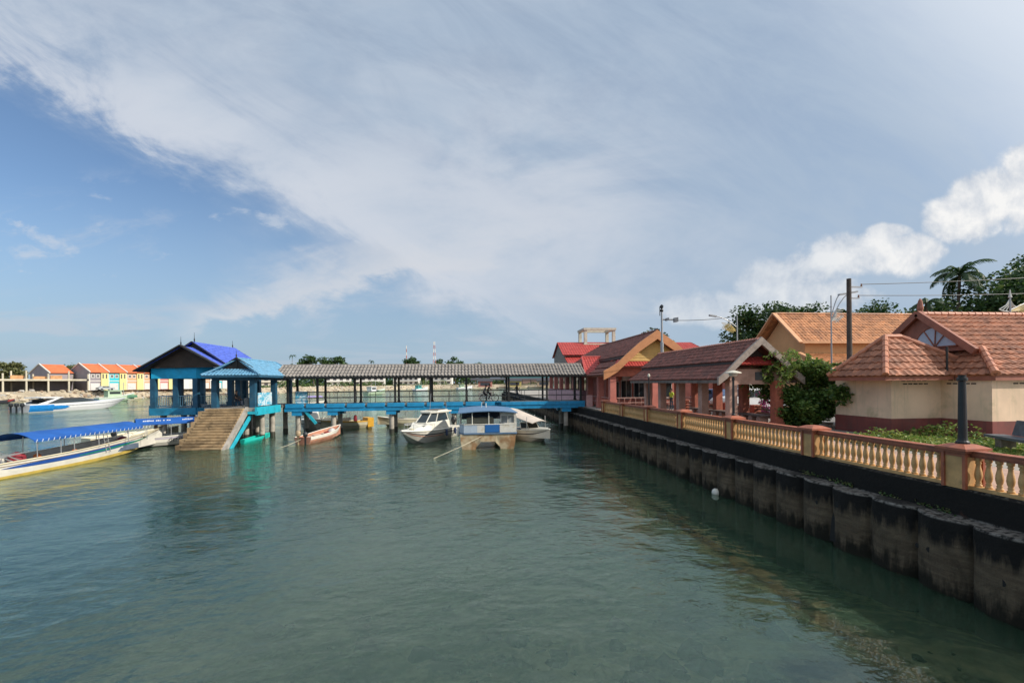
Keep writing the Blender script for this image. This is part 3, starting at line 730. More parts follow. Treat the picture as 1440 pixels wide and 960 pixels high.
for (cx_, ys, m) in ((13.0, (21.21, 23.85, 26.51, 29.13, 31.51), GREYB), (15.2, (20.95, 23.6, 26.22, 28.8, 31.4), PINKP)):
    for i, y in enumerate(ys):
        mb = MB(); mb.box(cx_ - .2, cx_ + .2, y - .2, y + .2, 2.36, 4.62); mb.box(cx_ - .24, cx_ + .24, y - .24, y + .24, 2.36, 2.6); SH(mb, 'column', PINKP if cx_ < 14 else BRICK)
mb = MB(); mb.box(12.85, 13.15, 21.4, 32, 4.62, 4.86); mb.box(15.05, 15.35, 21.4, 32, 4.62, 4.86); mb.box(12.85, 16.0, 21.05, 21.38, 4.45, 5.2); mb.box(12.85, 15.35, 31.6, 31.9, 4.62, 4.86)
SH(mb, 'lintel', PINKP)
mb = MB(); mb.box(14.15, 14.55, 21.02, 21.06, 4.65, 5.05); SH(mb, 'vent_panel', mat('dark_sign', (.07, .075, .08), .5))
mb = MB(); mb.box(12.1, 12.14, 20.7, 32.6, 4.52, 4.70); mb.box(16.05, 16.1, 20.7, 32.6, 4.52, 4.70); SH(mb, 'eaves_board', mat('weathered_board', (.17, .14, .12), .8, .3))
# masonry bench with arched legs between the inland columns
def masonry_bench(label, x, ya, yb):
    t = thing('masonry_bench', label, 'bench', (x, ya, 2.36), 0, 'masonry benches inside the long shelter')
    mb = MB(); mb.box(-.28, .28, 0, yb - ya, .46, .54); mb.build('seat', mat('bench_top', (.17, .12, .10), .6, .2), t)
    n = 3
    for i in range(n):
        y = (yb - ya) * (i + .5) / n; mb = MB(); mb.prism([(-.22, y - .16, 0), (-.22, y + .16, 0), (-.22, y + .16, .34), (-.22, y + .08, .46), (-.22, y - .08, .46), (-.22, y - .16, .34)], (.44, 0, 0)); mb.build('leg', PINKP, t)
masonry_bench('long masonry bench at the near end of the shelter', 14.9, 21.3, 23.3)
masonry_bench('masonry bench in the second bay of the shelter', 14.9, 24.1, 26.0)
masonry_bench('masonry bench in the third bay of the shelter', 14.9, 26.7, 28.6)
# ---- rail of timber slats inland of the shelter
t = thing('slat_fence', 'low brown slatted fence with brick piers between shelter and car park', 'fence', (16.0, 24, 2.36))
mb = MB()
for z in (.25, .45, .66): mb.box(-.03, .03, -3.0, 8, z, z + .1)
mb.build('rail', mat('brown_slat', (.25, .16, .12), .7, .3), t)
for k in range(4): mb = MB(); mb.box(-.2, .2, -.4 + k * 2.7, 0 + k * 2.7, 0, .85); mb.box(-.24, .24, -.44 + k * 2.7, .04 + k * 2.7, .85, .92); mb.build('pier', BRICK, t)

# ---------------------------------------------------------------- ferry terminal
te = thing('ferry_terminal', 'ferry terminal with yellow gable, wide orange bargeboards and red tiled roof', 'terminal', (15.3, 42, 2.36))
TE = lambda mb, n, m, par=None: inpar(mb.build(n, m, par or te), par or te)
ax = 15.37; y0 = 35.3
prof = [(0, 8.76), (1.5, 7.75), (2.55, 6.85), (3.3, 6.15), (4.0, 5.72), (4.45, 5.5)]
barge((ax, y0 - .12, 0), prof, .72, .2, ORB, te)
mb = MB()
for k in range(14):
    z = 6.3 + k * .125; w = (8.15 - z) * 1.32
    mb.prism([(ax - w, 35.75 - .03, z), (ax + w, 35.75 - .03, z), (ax + w - .16, 35.76, z + .122), (ax - w + .16, 35.76, z + .122)], (0, .1, 0))
TE(mb, 'gable_boards', mat('yellow_gable', (.66, .43, .13), .6, .1, 2.))
mb = MB()
for sx in (-1, 1):
    for i_, (a, b) in enumerate(zip(prof[:-1], prof[1:])):
        if i_ > 1: a, b = (a[0] - .1 * (i_ == 2), a[1] - .28), (b[0], b[1] - .2)
        p = [(ax + sx * a[0], y0, a[1] - .1), (ax + sx * b[0], y0, b[1] - .1), (ax + sx * b[0], 54, b[1] - .1), (ax + sx * a[0], 51, a[1] - .1)]
        if sx < 0: mb.tiles(p[2], p[1], p[0], p[3], .24, .32, .035, .02)
        else: mb.tiles(p[1], p[2], p[3], p[0], .24, .32, .035, .02)
tr_ = TE(mb, 'main_roof', MTILE)
mb = MB(); mb.tube([(ax, y0, 8.72), (ax, 51, 8.72)], .1); TE(mb, 'ridge_tiles', MTILE, tr_); mb = MB(); mb.box(ax - 2.62, ax - 2.5, y0 + .3, 53, 6.50, 6.72); mb.box(ax + 2.5, ax + 2.62, y0 + .3, 53, 6.50, 6.72); TE(mb, 'roof_step', mat('dark_fascia', (.05, .035, .03)))
mb = MB(); mb.tiles((11.7, 35.2, 5.85), (19.0, 35.2, 5.85), (18.4, 36.0, 6.4), (12.3, 36.0, 6.4), .24, .3, .04, .025); TE(mb, 'gable_skirt', RTILE)
SALM = mat('salmon_plaster', (.50, .17, .13), .7, .14, 1.5, .08, 14.)
mb = MB(); mb.box(11.6, 19.1, 35.85, 36.15, 5.05, 5.75); mb.box(11.6, 11.9, 36.15, 44, 5.05, 5.45); TE(mb, 'lintel', BRICK)
for (x, y) in ((11.85, 36), (15.4, 36), (18.9, 36), (11.75, 39), (11.75, 42.4), (13.4, 42.4)):
    mb = MB(); mb.box(x - .25, x + .25, y - .25, y + .25, 2.36, 5.06); mb.box(x - .31, x + .31, y - .31, y + .31, 2.36, 3.2); TE(mb, 'column', SALM)
mb = MB(); mb.box(12.6, 19.1, 40.0, 40.2, 2.36, 5.4); mb.box(12.6, 12.8, 40.2, 53, 2.36, 5.8); w_ = TE(mb, 'wall', SALM)
GL = glassmat(); WFR = mat('white_frame', (.6, .58, .55), .5)
def opening(par, x0, x1, z0, z1, y, name='window', m=None):
    mb = MB(); mb.box(x0, x1, y - .02, y, z0, z1); o = inpar(mb.build(name, m or GL, par), par)
    mb = MB(); mb.box(x0 - .05, x0, y - .06, y, z0 - .05, z1 + .05); mb.box(x1, x1 + .05, y - .06, y, z0 - .05, z1 + .05); mb.box(x0, x1, y - .06, y, z1, z1 + .05); mb.box(x0, x1, y - .06, y, z0 - .05, z0)
    mb.box((x0 + x1) / 2 - .02, (x0 + x1) / 2 + .02, y - .05, y - .021, z0, z1); inpar(mb.build('frame', WFR, o), o)
for (a, b, z0, z1, nm) in ((12.95, 13.75, 2.4, 4.6, 'door'), (14.0, 14.9, 3.1, 4.7, 'window'), (15.2, 16.1, 3.1, 4.7, 'window'), (16.5, 17.4, 2.4, 4.6, 'door'), (17.6, 18.7, 3.1, 4.7, 'window')): opening(w_, a, b, z0, z1, 39.99, nm)
mb = MB(); mb.tiles((10.95, 40.9, 5.30), (13.9, 40.9, 5.30), (13.9, 43.3, 7.0), (11.25, 43.3, 7.0), .26, .34, .045, .03); mb.box(11.2, 13.9, 43.3, 43.5, 5.4, 7.0)
TE(mb, 'entrance_roof', RTILE)
mb = MB(); mb.tube([(11.25, 43.3, 7.05), (13.9, 43.3, 7.05)], .09); mb.bar((10.95, 40.9, 5.35), (11.25, 43.3, 7.05), .14); TE(mb, 'roof_edge', RTILE)
LPNK = mat('pale_pink_panel', (.62, .36, .34), .65, .12, 1.5, dirt=(.5, .27, .26))
for (x0_, x1_, y) in ((10.95, 11.5, 40.6), (11.95, 12.7, 40.2), ): mb = MB(); mb.box(x0_, x1_, y, y + .14, 2.36, 3.42); TE(mb, 'low_panel', LPNK)
for y in (37.5, 39.2, 34.9):
    pass
mb = MB()
for z in (2.9, 3.3): mb.tube([(12.2, 36, z), (18.6, 36, z)], .03, 6); mb.tube([(11.75, 36.3, z), (11.75, 41.8, z)], .03, 6)
for k in range(14): mb.tube([(12.4 + k * .47, 36, 2.36), (12.4 + k * .47, 36, 3.3)], .02, 5)
TE(mb, 'guard_rail', mat('pink_rail', (.5, .3, .25), .5))
mb = MB(); mb.box(14.05, 14.75, 39.72, 39.96, 4.72, 5.2); TE(mb, 'air_conditioner', WFR)
mb = MB(); mb.box(13.2, 13.7, 39.9, 39.97, 4.7, 5.0); TE(mb, 'notice_panel', LPNK)
# notice boards inside the terminal porch
mb = MB(); mb.box(16.05, 16.75, 36.9, 36.96, 2.7, 4.5); t = tag(inpar(mb.build('information_board', mat('poster_blue', (.16, .20, .34), .5, .5, 6.)), te) if False else mb.build('information_board', mat('poster_blue', (.16, .20, .34), .5, .5, 6.)), 'tall blue information board standing in the terminal porch', 'board')

# ---------------------------------------------------------------- back building with roof tower
bb = thing('red_roof_building', 'wide building behind the terminal with two tier red roof and grey gable', 'building', (22, 62, 2.36))
BB = lambda mb, n, m, par=None: inpar(mb.build(n, m, par or bb), par or bb)
mb = MB()
mb.tiles((12.6, 58.3, 8.15), (33.5, 58.3, 8.15), (31.9, 62, 10.1), (12.6, 62, 10.1), .34, .45, .05, .03, 4); mb.tiles((33.5, 65.7, 8.15), (12.6, 65.7, 8.15), (12.6, 62, 10.1), (31.9, 62, 10.1), .34, .45, .05, .03, 4)
mb.tiles((33.5, 58.3, 8.15), (33.5, 65.7, 8.15), (31.9, 62, 10.1), (31.9, 62, 10.1), .34, .45, .05, .03, 4)
BB(mb, 'upper_roof', RTILE)
mb = MB(); mb.tiles((12.9, 54.2, 5.9), (35, 54.2, 5.9), (34, 58.9, 7.95), (12.9, 58.9, 7.95), .34, .45, .05, .03, 4); BB(mb, 'lower_roof', RTILE)
mb = MB(); mb.prism([(12.85, 54.6, 5.8), (12.85, 58.6, 7.8), (12.85, 58.6, 8.2), (12.85, 62, 9.98), (12.85, 65.4, 8.1), (12.85, 65.4, 2.36), (12.85, 54.6, 2.36)], (.25, 0, 0)); BB(mb, 'gable_wall', mat('grey_gable', (.24, .22, .19), .8))
mb = MB(); mb.box(13.1, 34, 54.8, 65, 2.36, 5.9); BB(mb, 'wall', SALM)
tw = thing('roof_tower_frame', 'pale open concrete frame on the ridge of the red roof building', 'tower', (18.6, 63, 10.0))
PC = mat('pale_concrete', (.52, .49, .40), .8, .12)
for x in (-2.1, 1.9):
    for y in (-1.5, 1.5): mb = MB(); mb.box(x - .2, x + .2, y - .2, y + .2, -.9, 1.75); mb.build('post', PC, tw)
mb = MB(); mb.box(-2.4, 2.2, -1.8, -1.3, 1.752, 2.05); mb.box(-2.4, 2.2, 1.3, 1.8, 1.752, 2.05); mb.box(-2.4, -1.9, -1.298, 1.298, 1.752, 2.05); mb.box(1.7, 2.2, -1.298, 1.298, 1.752, 2.05); mb.build('top_beam', PC, tw)
mb = MB(); mb.box(-2.4, 2.2, -1.8, 1.8, -.9, -.1); mb.build('base', PC, tw)
# pink waterside wing seen under the jetty roof
pw = thing('waterside_wing', 'pink waterside wing with dark windows behind the jetty end', 'building', (11.6, 50, 2.36))
PW = lambda mb, n, m, par=None: inpar(mb.build(n, m, par or pw), par or pw)
mb = MB(); mb.box(11.3, 12.4, 44.6, 62, 2.36, 3.75); PW(mb, 'lower_wall', mat('pink_wall', (.52, .30, .32), .7, .12))
for k in range(6): mb = MB(); mb.box(11.45, 11.85, 44.8 + k * 3.3, 45.25 + k * 3.3, 3.752, 6.0); PW(mb, 'pier', SALM)
mb = MB(); mb.box(12.0, 12.3, 44.7, 62, 3.752, 6.0); o = PW(mb, 'glazing', GL)
mb = MB(); mb.box(11.3, 12.55, 44.6, 62, 6.0, 6.5); PW(mb, 'lintel', BRICK)
# ---------------------------------------------------------------- orange house
oh = thing('orange_roof_house', 'large house with orange tiled roof and peach gable behind the bush', 'house', (30, 34, 2.36))
OH = lambda mb, n, m, par=None: inpar(mb.build(n, m, par or oh), par or oh)
PEACH = mat('peach_wall', (.62, .36, .16), .75, .08, 1.)
PBRD = mat('peach_barge', (.62, .33, .17), .65, .1)
mb = MB(); mb.tiles((24.9, 31.6, 7.5), (46, 31.6, 7.5), (46, 34.4, 9.95), (24.9, 34.4, 9.95), .28, .36, .045, .025, 5); mb.tiles((46, 37.3, 7.5), (24.9, 37.3, 7.5), (24.9, 34.4, 9.95), (46, 34.4, 9.95), .28, .36, .045, .025, 4); up_ = OH(mb, 'upper_roof', OTILE)
mb = MB(); mb.tube([(24.9, 34.4, 10.0), (46, 34.4, 10.0)], .1); OH(mb, 'ridge_tiles', OTILE, up_)
mb = MB(); mb.prism([(25.5, 31.9, 7.45), (25.5, 36.9, 7.45), (25.5, 34.4, 9.7)], (.15, 0, 0)); mb.box(25.5, 46, 31.95, 36.9, 2.36, 7.45); OH(mb, 'wall', PEACH)
mb = MB(); mb.bar((24.8, 31.45, 7.42), (24.8, 34.4, 10.02), .1, .34, (1, 0, 0)); mb.bar((24.8, 37.4, 7.42), (24.8, 34.4, 10.02), .1, .34, (1, 0, 0)); mb.box(24.8, 46, 31.5, 31.58, 7.36, 7.54); OH(mb, 'bargeboard', PBRD)
mb = MB(); mb.tiles((25.0, 28.6, 5.3), (46, 28.6, 5.3), (46, 31.93, 6.6), (25.0, 31.93, 6.6), .28, .36, .045, .025, 4); OH(mb, 'lower_roof', OTILE)
mb = MB(); mb.bar((24.95, 28.5, 5.3), (24.95, 31.95, 6.72), .1, .3, (1, 0, 0)); mb.box(25.0, 46, 28.5, 28.58, 5.16, 5.34); OH(mb, 'lower_barge', PBRD)
mb = MB(); mb.box(25.3, 46, 29.4, 31.9, 2.36, 5.5); OH(mb, 'porch_wall', PEACH)
for x in (26.4, 29.0, 32.0): opening(oh, x, x + 1.2, 3.2, 4.7, 29.39, 'window')

# ---------------------------------------------------------------- rest house by the balustrade
rh = thing('rest_house', 'low cream rest house with clay tiled hip roofs and maroon wall base', 'house', (20, 17, 2.36))
RH = lambda mb, n, m, par=None: inpar(mb.build(n, m, par or rh), par or rh)
mb = MB()
mb.box(16.9, 19.5, 16.55, 19.3, 3.06, 4.82); mb.box(19.1, 30, 14.75, 20.8, 3.06, 4.80)
RH(mb, 'wall', CREAM)
mb = MB(); mb.box(16.88, 19.4, 16.53, 19.32, 2.36, 3.06); mb.box(19.08, 30, 14.73, 20.8, 2.36, 3.058); RH(mb, 'wall_base', MAROON)
# rows of small vent openings high on the walls
VD = mat('vent_dark', (.015, .012, .01), .9)
def vents(x0, x1, y, face):
    mb = MB()
    for r, z in enumerate((4.42, 4.56)):
        n = 5
        for i in range(n):
            a = x0 + (x1 - x0) * (i + .5 * (1 - r) * .6) / n; w = (x1 - x0) / n * .78
            if face == 'y': mb.box(a, a + w, y - .004, y + .02, z, z + .05)
            else: mb.box(y - .004, y + .02, a, a + w, z, z + .05)
    RH(mb, 'vent_slots', VD)
vents(17.35, 18.5, 16.55, 'y'); vents(19.9, 21.2, 14.75, 'y'); vents(15.2, 16.3, 19.1, 'x'); vents(22.4, 23.8, 14.75, 'y'); 
# wing hip roof
zE, zR = 4.76, 6.36
eL_, eF, eB = 16.05, 15.95, 18.75
mb = MB()
ys = (eF + eB) / 2
T = dict(pitch=.30, course=.33, amp=.045, step=.04)
eW = 20.9; rW = 18.15
mb.tiles((eL_, eF, zE), (eW, eF, zE), (rW, ys, zR), (17.45, ys, zR), **T)
mb.tiles((eL_, eB, zE), (eL_, eF, zE), (17.45, ys, zR), (17.45, ys, zR), **T)
mb.tiles((eW, eB, zE), (eL_, eB, zE), (17.45, ys, zR), (rW, ys, zR), **T)
mb.tiles((eW, eF, zE), (eW, eB, zE), (rW, ys, zR), (rW, ys, zR), **T)
wr = RH(mb, 'wing_roof', CTILE)
mb = MB()
def hip(mb, a, b, r=.1):
    a, b = Vector(a), Vector(b); n = max(2, int((b - a).length / .33))
    for k in range(n): mb.tube([a + (b - a) * (k / n), a + (b - a) * ((k + 1.08) / n)], [r * 1.12, r * .92], 8)
hip(mb, (eL_, eF, zE + .06), (17.45, ys, zR + .06)); hip(mb, (eL_, eB, zE + .06), (17.45, ys, zR + .06)); hip(mb, (rW, ys, zR + .06), (17.45, ys, zR + .06)); hip(mb, (eW, eF, zE + .06), (rW, ys, zR + .06))
HIPT = mat('pale_clay_ridge', (.50, .20, .11), .6, .15, 3., .15, 20., dirt=(.33, .12, .08)); RH(mb, 'hip_tiles', HIPT, wr)
# main roof: hip with gablet
ex, ey, by, ry, rz_ = 19.0, 14.55, 21.4, 17.95, 7.42
gx = 20.05
zg = 5.75; fg = (zg - zE) / (rz_ - zE); gy0 = ey + (ry - ey) * fg; gy1 = by + (ry - by) * fg
mb = MB()
mb.tiles((ex, ey, zE), (34, ey, zE), (34, ry, rz_), (gx - .0, ry, rz_), **T) if False else None
def slope_pt(f, side): return (ey + (ry - ey) * f) if side < 0 else (by + (ry - by) * f)
# front slope lower strip then upper part
mb.tiles((ex, ey, zE), (34, ey, zE), (34, gy0, zg), (gx, gy0, zg), **T)
mb.tiles((gx - .35, gy0, zg), (34, gy0, zg), (34, ry, rz_), (gx - .35, ry, rz_), **T)
mb.tiles((34, by, zE), (ex, by, zE), (gx, gy1, zg), (34, gy1, zg), **T)
mb.tiles((34, gy1, zg), (gx - .35, gy1, zg), (gx - .35, ry, rz_), (34, ry, rz_), **T)
mb.tiles((ex, by, zE), (ex, ey, zE), (gx, gy0, zg), (gx, gy1, zg), **T)
mr = RH(mb, 'main_roof', CTILE)
mb = MB(); hip(mb, (ex, ey, zE + .06), (gx, gy0, zg + .06), .12); RH(mb, 'hip_tiles', HIPT, mr); mb = MB(); hip(mb, (gx - .35, ry, rz_ + .05), (34, ry, rz_ + .05), .1); RH(mb, 'ridge_tiles', HIPT, mr)
BRGM = mat('brick_brown_board', (.30, .11, .07), .65, .15, 3.)
mb = MB(); mb.prism([(gx - .30, gy0 + .05, zg + .02), (gx - .30, gy1 - .05, zg + .02), (gx - .30, ry, rz_ - .1)], (.1, 0, 0)); g_ = RH(mb, 'gable_wall', BRGM)
wy, wz, wr_ = 17.3, 5.98, .86
mb = MB(); mb.prism([(gx - .335, wy + wr_ * math.cos(k * math.pi / 16), wz + wr_ * math.sin(k * math.pi / 16)) for k in range(17)], (.03, 0, 0)); fan_ = RH(mb, 'fanlight', mat('grey_blue_panel', (.46, .50, .58), .5, .1), g_)
mb = MB()
for a, b in ((gy0 - .25, gy1 + .25),): 
    mb.bar((gx - .44, gy0 - .12, zg - .06), (gx - .44, ry, rz_ + .06), .26, .14, (1, 0, 0)); mb.bar((gx - .44, gy1 + .12, zg - .06), (gx - .44, ry, rz_ + .06), .26, .14, (1, 0, 0))
RH(mb, 'bargeboard', BRGM)
mb = MB()
for q in (0, 1.0, 1.62, 2.25, math.pi): mb.bar((gx - .345, wy, wz), (gx - .345, wy + wr_ * math.cos(q), wz + wr_ * math.sin(q)), .04, .05, (1, 0, 0))
mb.tube([(gx - .345, wy + wr_ * math.cos(k * math.pi / 16), wz + wr_ * math.sin(k * math.pi / 16)) for k in range(17)], .035, 6)
inpar(mb.build('fanlight_bars', BRGM, fan_), fan_)
mb = MB(); mb.lathe([(.16, -.05), (.14, .1), (.09, .16), (.12, .3), (.07, .62), (.02, .72)], (gx - .3, ry, rz_), 8); RH(mb, 'finial', BRGM)
mb = MB(); mb.box(eL_ + .04, 19.2, eF + .04, eF + .09, zE - .17, zE - .03); mb.box(eL_ + .04, eL_ + .09, eF + .09, eB, zE - .17, zE - .03); mb.box(ex + .04, 34, ey + .04, ey + .09, zE - .2, zE - .03); mb.box(ex + .04, ex + .09, ey + .09, eF, zE - .2, zE - .03)
mb.box(16.2, 19.2, 16.1, 18.7, zE - .05, zE - .02); mb.box(19.1, 34, 14.7, 21, zE - .06, zE - .03)
RH(mb, 'eaves_board', BRGM)
mb = MB(); mb.tube([(18.86, 16.1, 4.75), (18.86, 16.1, 5.9)], .04, 8); RH(mb, 'downpipe', BLACKW)
# park bench of dark stone slabs
t = thing('stone_bench', 'dark grey slab bench with backrest on the weedy grass by the rest house', 'bench', (16.45, 12.15, 2.356), -.435)
STN = mat('dark_slab', (.085, .10, .115), .55, .25, 4., .1, 20., dirt=(.16, .16, .15), dscale=5.)
mb = MB(); mb.box(-.25, .25, -1.6, .9, .42, .50); mb.build('seat', STN, t)
mb = MB(); mb.prism([(.2, -1.6, .52), (.2, .45, .52), (.32, .45, .98), (.32, -1.6, .98)], (.07, 0, 0)); mb.build('backrest', STN, t)
for y in (-1.1, .35): mb = MB(); mb.box(-.18, .18, y - .14, y + .14, 0, .42); mb.build('leg', mat('rough_leg', (.2, .16, .12), .9, .3, 6.), t)

# ---------------------------------------------------------------- boats
class Hull:
    """lofted hull, stern at x=0, bow at x=L, z=0 is the waterline"""
    def __init__(s, L, B, zs, zb, draft=.35, full=.85, rake=.5, chine=.72, fl=2.2, mid=.35):
        s.L, s.B, s.zs, s.zb, s.d, s.full, s.rake, s.ch, s.fl, s.mid = L, B, zs, zb, draft, full, rake, chine, fl, mid
    def sec(s, u, inset=0.):
        w = s.B / 2 * (s.full + (1 - s.full) * min(u / s.mid, 1))
        if u > s.mid: w *= 1 - ((u - s.mid) / (1 - s.mid)) ** s.fl
        w = max(w - inset, .012)
        zt = s.zs + (s.zb - s.zs) * u ** 2.2
        zk = -s.d + (zt * .85 + s.d) * max(0, (u - .72) / .28) ** 2.6
        x = u * s.L
        def P(f, g):
            z = zk + (zt - zk) * g; k = s.rake * max(0, u - .5) * 2 * (z / max(s.zb, .1) - .8)
            return (x + k, w * f, z)
        return [P(1, 1), P(.99, .82), P(.955, .58), P(s.ch, .24), P(0, 0)]
    def pt(s, u, v, side=1, off=0.):
        sc_ = s.sec(u); q = v * 4; i = min(int(q), 3); a, b = Vector(sc_[i]), Vector(sc_[i + 1]); p = a + (b - a) * (q - i)
        return (p.x, (p.y + off) * side, p.z)
    def shell(s, open_=True, floor=.3, n=26, th=.07):
        mb = MB(); us = [i / n for i in range(n + 1)]; vs = []
        for u_ in us:
            r = s.sec(u_); vs += [(x, y, z) for x, y, z in r] + [(x, -y, z) for x, y, z in reversed(r[:-1])]
        m = 9; fs = []
        for i in range(n):
            for k in range(m - 1): a = i * m + k; fs.append((a, a + 1, a + m + 1, a + m))
        fs.append(tuple(range(m)))
        mb.add(vs, fs)
        if open_:
            vi = []; 
            for u_ in us:
                r = s.sec(u_, th); o = s.sec(u_)
                zf = min(r[0][2] - .05, floor)
                xo = th if u_ == 0 else 0
                vi += [(o[0][0], o[0][1], o[0][2]), (r[0][0] + xo, r[0][1], r[0][2]), (r[0][0] + xo, r[0][1] * .95, zf), (r[0][0] + xo, -r[0][1] * .95, zf), (r[0][0] + xo, -r[0][1], r[0][2]), (o[0][0], -o[0][1], o[0][2])]
            fi = []
            for i in range(n):
                for k in range(5): a = i * 6 + k; fi.append((a, a + 1, a + 7, a + 6))
            fi.append((0, 5, 4, 1)); fi.append((1, 4, 3, 2))
            mb.add(vi, fi)
        else:
            vd = []; 
            for u_ in us: r = s.sec(u_); vd += [(r[0][0], r[0][1], r[0][2]), (r[0][0], 0, r[0][2] + .05), (r[0][0], -r[0][1], r[0][2])]
            mb.add(vd, [(i * 3 + k, i * 3 + k + 1, i * 3 + k + 4, i * 3 + k + 3) for i in range(n) for k in (0, 1)])
        return mb
    def band(s, v0, v1, u0=0, u1=1, n=26, off=.008, taper=False, sides=(1, -1)):
        mb = MB(); K = 6; us = sorted({u0, u1} | {i / 26 for i in range(27) if u0 < i / 26 < u1}); n = len(us) - 1; off = off + .012
        for side in sides:
            vs = []
            for i in range(n + 1):
                u_ = us[i]; m_ = (v0 + v1) / 2; h = (v1 - v0) / 2 * (1 - (2 * i / n - 1) ** 4 if taper else 1)
                vs += [s.pt(u_, m_ - h + 2 * h * k / K, side, off) for k in range(K + 1)]
            mb.add(vs, [(i * (K + 1) + k, i * (K + 1) + k + 1, (i + 1) * (K + 1) + k + 1, (i + 1) * (K + 1) + k) for i in range(n) for k in range(K)])
        return mb
    def rail(s, r=.04, v=0., n=26, u0=0., u1=1.):
        mb = MB()
        for side in (1, -1): mb.tube([s.pt(u0 + (u1 - u0) * i / n, v, side) for i in range(n + 1)], r, 6)
        return mb
FIB = mat('white_fibreglass', (.72, .69, .60), .35, .08, 1.5, dirt=(.42, .38, .28), dscale=1.4, dlo=.55, dhi=.8)
FIBC = mat('cream_fibreglass', (.60, .54, .38), .4, .1, 1.5, dirt=(.36, .30, .18), dscale=1.5, dlo=.55, dhi=.8)
CANV = mat('blue_canvas', (.02, .10, .36), .7, .15, 1.2, .2, 3., spec=.2)
MAR = mat('maroon_cover', (.22, .02, .03), .6, .2, 3.)
ALU = mat('aluminium_tube', (.5, .5, .5), .35, .1, 3., metal=.6)
BSTR = mat('blue_stripe', (.02, .08, .32), .4, .1); GSTR = mat('green_stripe', (.02, .22, .12), .4, .1); YSTR = mat('yellow_boot', (.55, .40, .09), .45, .15, 2.)
BLK = mat('black_rubber', (.015, .015, .016), .5, .2)
ENG = mat('engine_black', (.02, .022, .025), .3, .2)
REDP = mat('red_paint', (.40, .035, .03), .5, .15)
def outboard(par, loc, m=ENG, s=1.):
    x, y, z = loc
    mb = MB(); mb.lathe([(.10 * s, 0), (.17 * s, .06 * s), (.19 * s, .25 * s), (.15 * s, .40 * s), (.05 * s, .44 * s)], (x - .2 * s, y, z + .18 * s), 10); o = mb.build('outboard_motor', m, par)
    mb = MB(); mb.box(x - .27 * s, x - .15 * s, y - .05 * s, y + .05 * s, z - .75 * s, z + .2 * s); mb.build('motor_leg', m, o)
def canopy(par, x0, x1, w, z, rise, m, n=9, segs=14, drop=.1, nm='canopy'):
    mb = MB(); vs = []
    for i in range(segs + 1):
        x = x0 + (x1 - x0) * i / segs; sag = -.025 * math.sin(math.pi * ((i * 4 / segs) % 1))
        for k in range(n + 1):
            t = -1 + 2 * k / n; vs.append((x, w / 2 * t, z + rise * (1 - t * t) + sag * (1 - abs(t))))
    fs = [(i * (n + 1) + k, i * (n + 1) + k + 1, (i + 1) * (n + 1) + k + 1, (i + 1) * (n + 1) + k) for i in range(segs) for k in range(n)]
    o = len(vs); vs2 = [(x, y, z_ - .03) for x, y, z_ in vs]; fs2 = [tuple(o + q for q in reversed(f)) for f in fs]
    mb.add(vs + vs2, fs + fs2)
    for side in (-1, 1): mb.box(x0, x1, side * w / 2 - .012, side * w / 2 + .012, z - drop, z + .01)
    return mb.build(nm, m, par)
def posts(par, xs, w, z0, z1, lean=.0, m=ALU, r=.022):
    for x in xs:
        for sd in (-1, 1): mb = MB(); mb.tube([(x, sd * w / 2, z0), (x + lean, sd * w / 2 * .98, z1)], r, 6); mb.build('canopy_post', m, par)
def ladder(par, x, y, z0, z1, lean=.3, w=.28):
    mb = MB(); 
    for q in (0, w): mb.tube([(x + q, y, z0), (x + q + lean, y, z1)], .022, 6)
    for k in range(3): t = (k + .7) / 3.4; mb.tube([(x + lean * t, y, z0 + (z1 - z0) * t), (x + w + lean * t, y, z0 + (z1 - z0) * t)], .018, 6)
    mb.build('ladder', ALU, par)

# 1 long passenger boat, bow towards the stairs
lb = thing('passenger_boat', 'long cream passenger boat with bright blue canopy and yellow waterline at the far left', 'boat', (-23.2, 22.6, WL), heading(.055, 1), 'passenger boats with blue canopies')
h = Hull(13.4, 2.1, .74, 1.35, .3, .8, 1.3, .88, 1.75, .4)
h.shell(True, .25).build('hull', FIB, lb)
h.band(.22, .42, .12, .8, taper=True).build('blue_stripe', BSTR, lb); h.band(.30, .38, .42, .9, off=.014, taper=True).build('green_stripe', GSTR, lb); h.band(.63, .74, 0, .9).build('yellow_boot', YSTR, lb)
h.rail(.045).build('gunwale', FIBC, lb); h.rail(.022, .2).build('rubbing_strake', mat('brown_strake', (.2, .13, .07), .6), lb)
canopy(lb, 3.0, 10.3, 2.25, 1.72, .36, CANV)
mb = MB(); mb.lathe([(.0, 0)], (0, 0, 0), 4) if False else None
mb = MB()
for i in range(26):
    x = 3.1 + i * .31
    for sd in (-1, 1): mb.bar((x, sd * 1.13, 1.60), (x + .06, sd * 1.14, 1.74), .03, .02)
mb.build('canopy_lacing', mat('white_cord', (.7, .7, .68), .6), lb)
posts(lb, (3.3, 4.6, 5.4, 7.0, 9.2, 10.8), 2.0, .8, 1.74)
ladder(lb, 7.6, -.95, .4, 1.75, -.3); ladder(lb, 3.2, .9, .4, 1.75, -.3)
mb = MB(); 
for sd in (-1, 1): mb.box(2.6, 10.4, sd * .58 - .16, sd * .58 + .16, .3, .62)
mb.build('side_bench', mat('blue_grey_bench', (.10, .13, .18), .6), lb)
for x, q in ((3.3, .0), (10.2, .15)):
    mb = MB(); mb.lathe([(.30, .3), (.36, .5), (.34, .82), (.2, 1.0), (.05, 1.05)], (x, q, .05), 10); mb.build('maroon_cover', MAR, lb)
mb = MB()
for k in range(4): x = 1.6 + k * .35; mb.bar((x, -.8, .75), (x + .45, .8, 1.15), .04); mb.bar((x + .45, -.8, 1.15), (x, .8, .75), .04)
mb.build('rail_frame', ALU, lb)
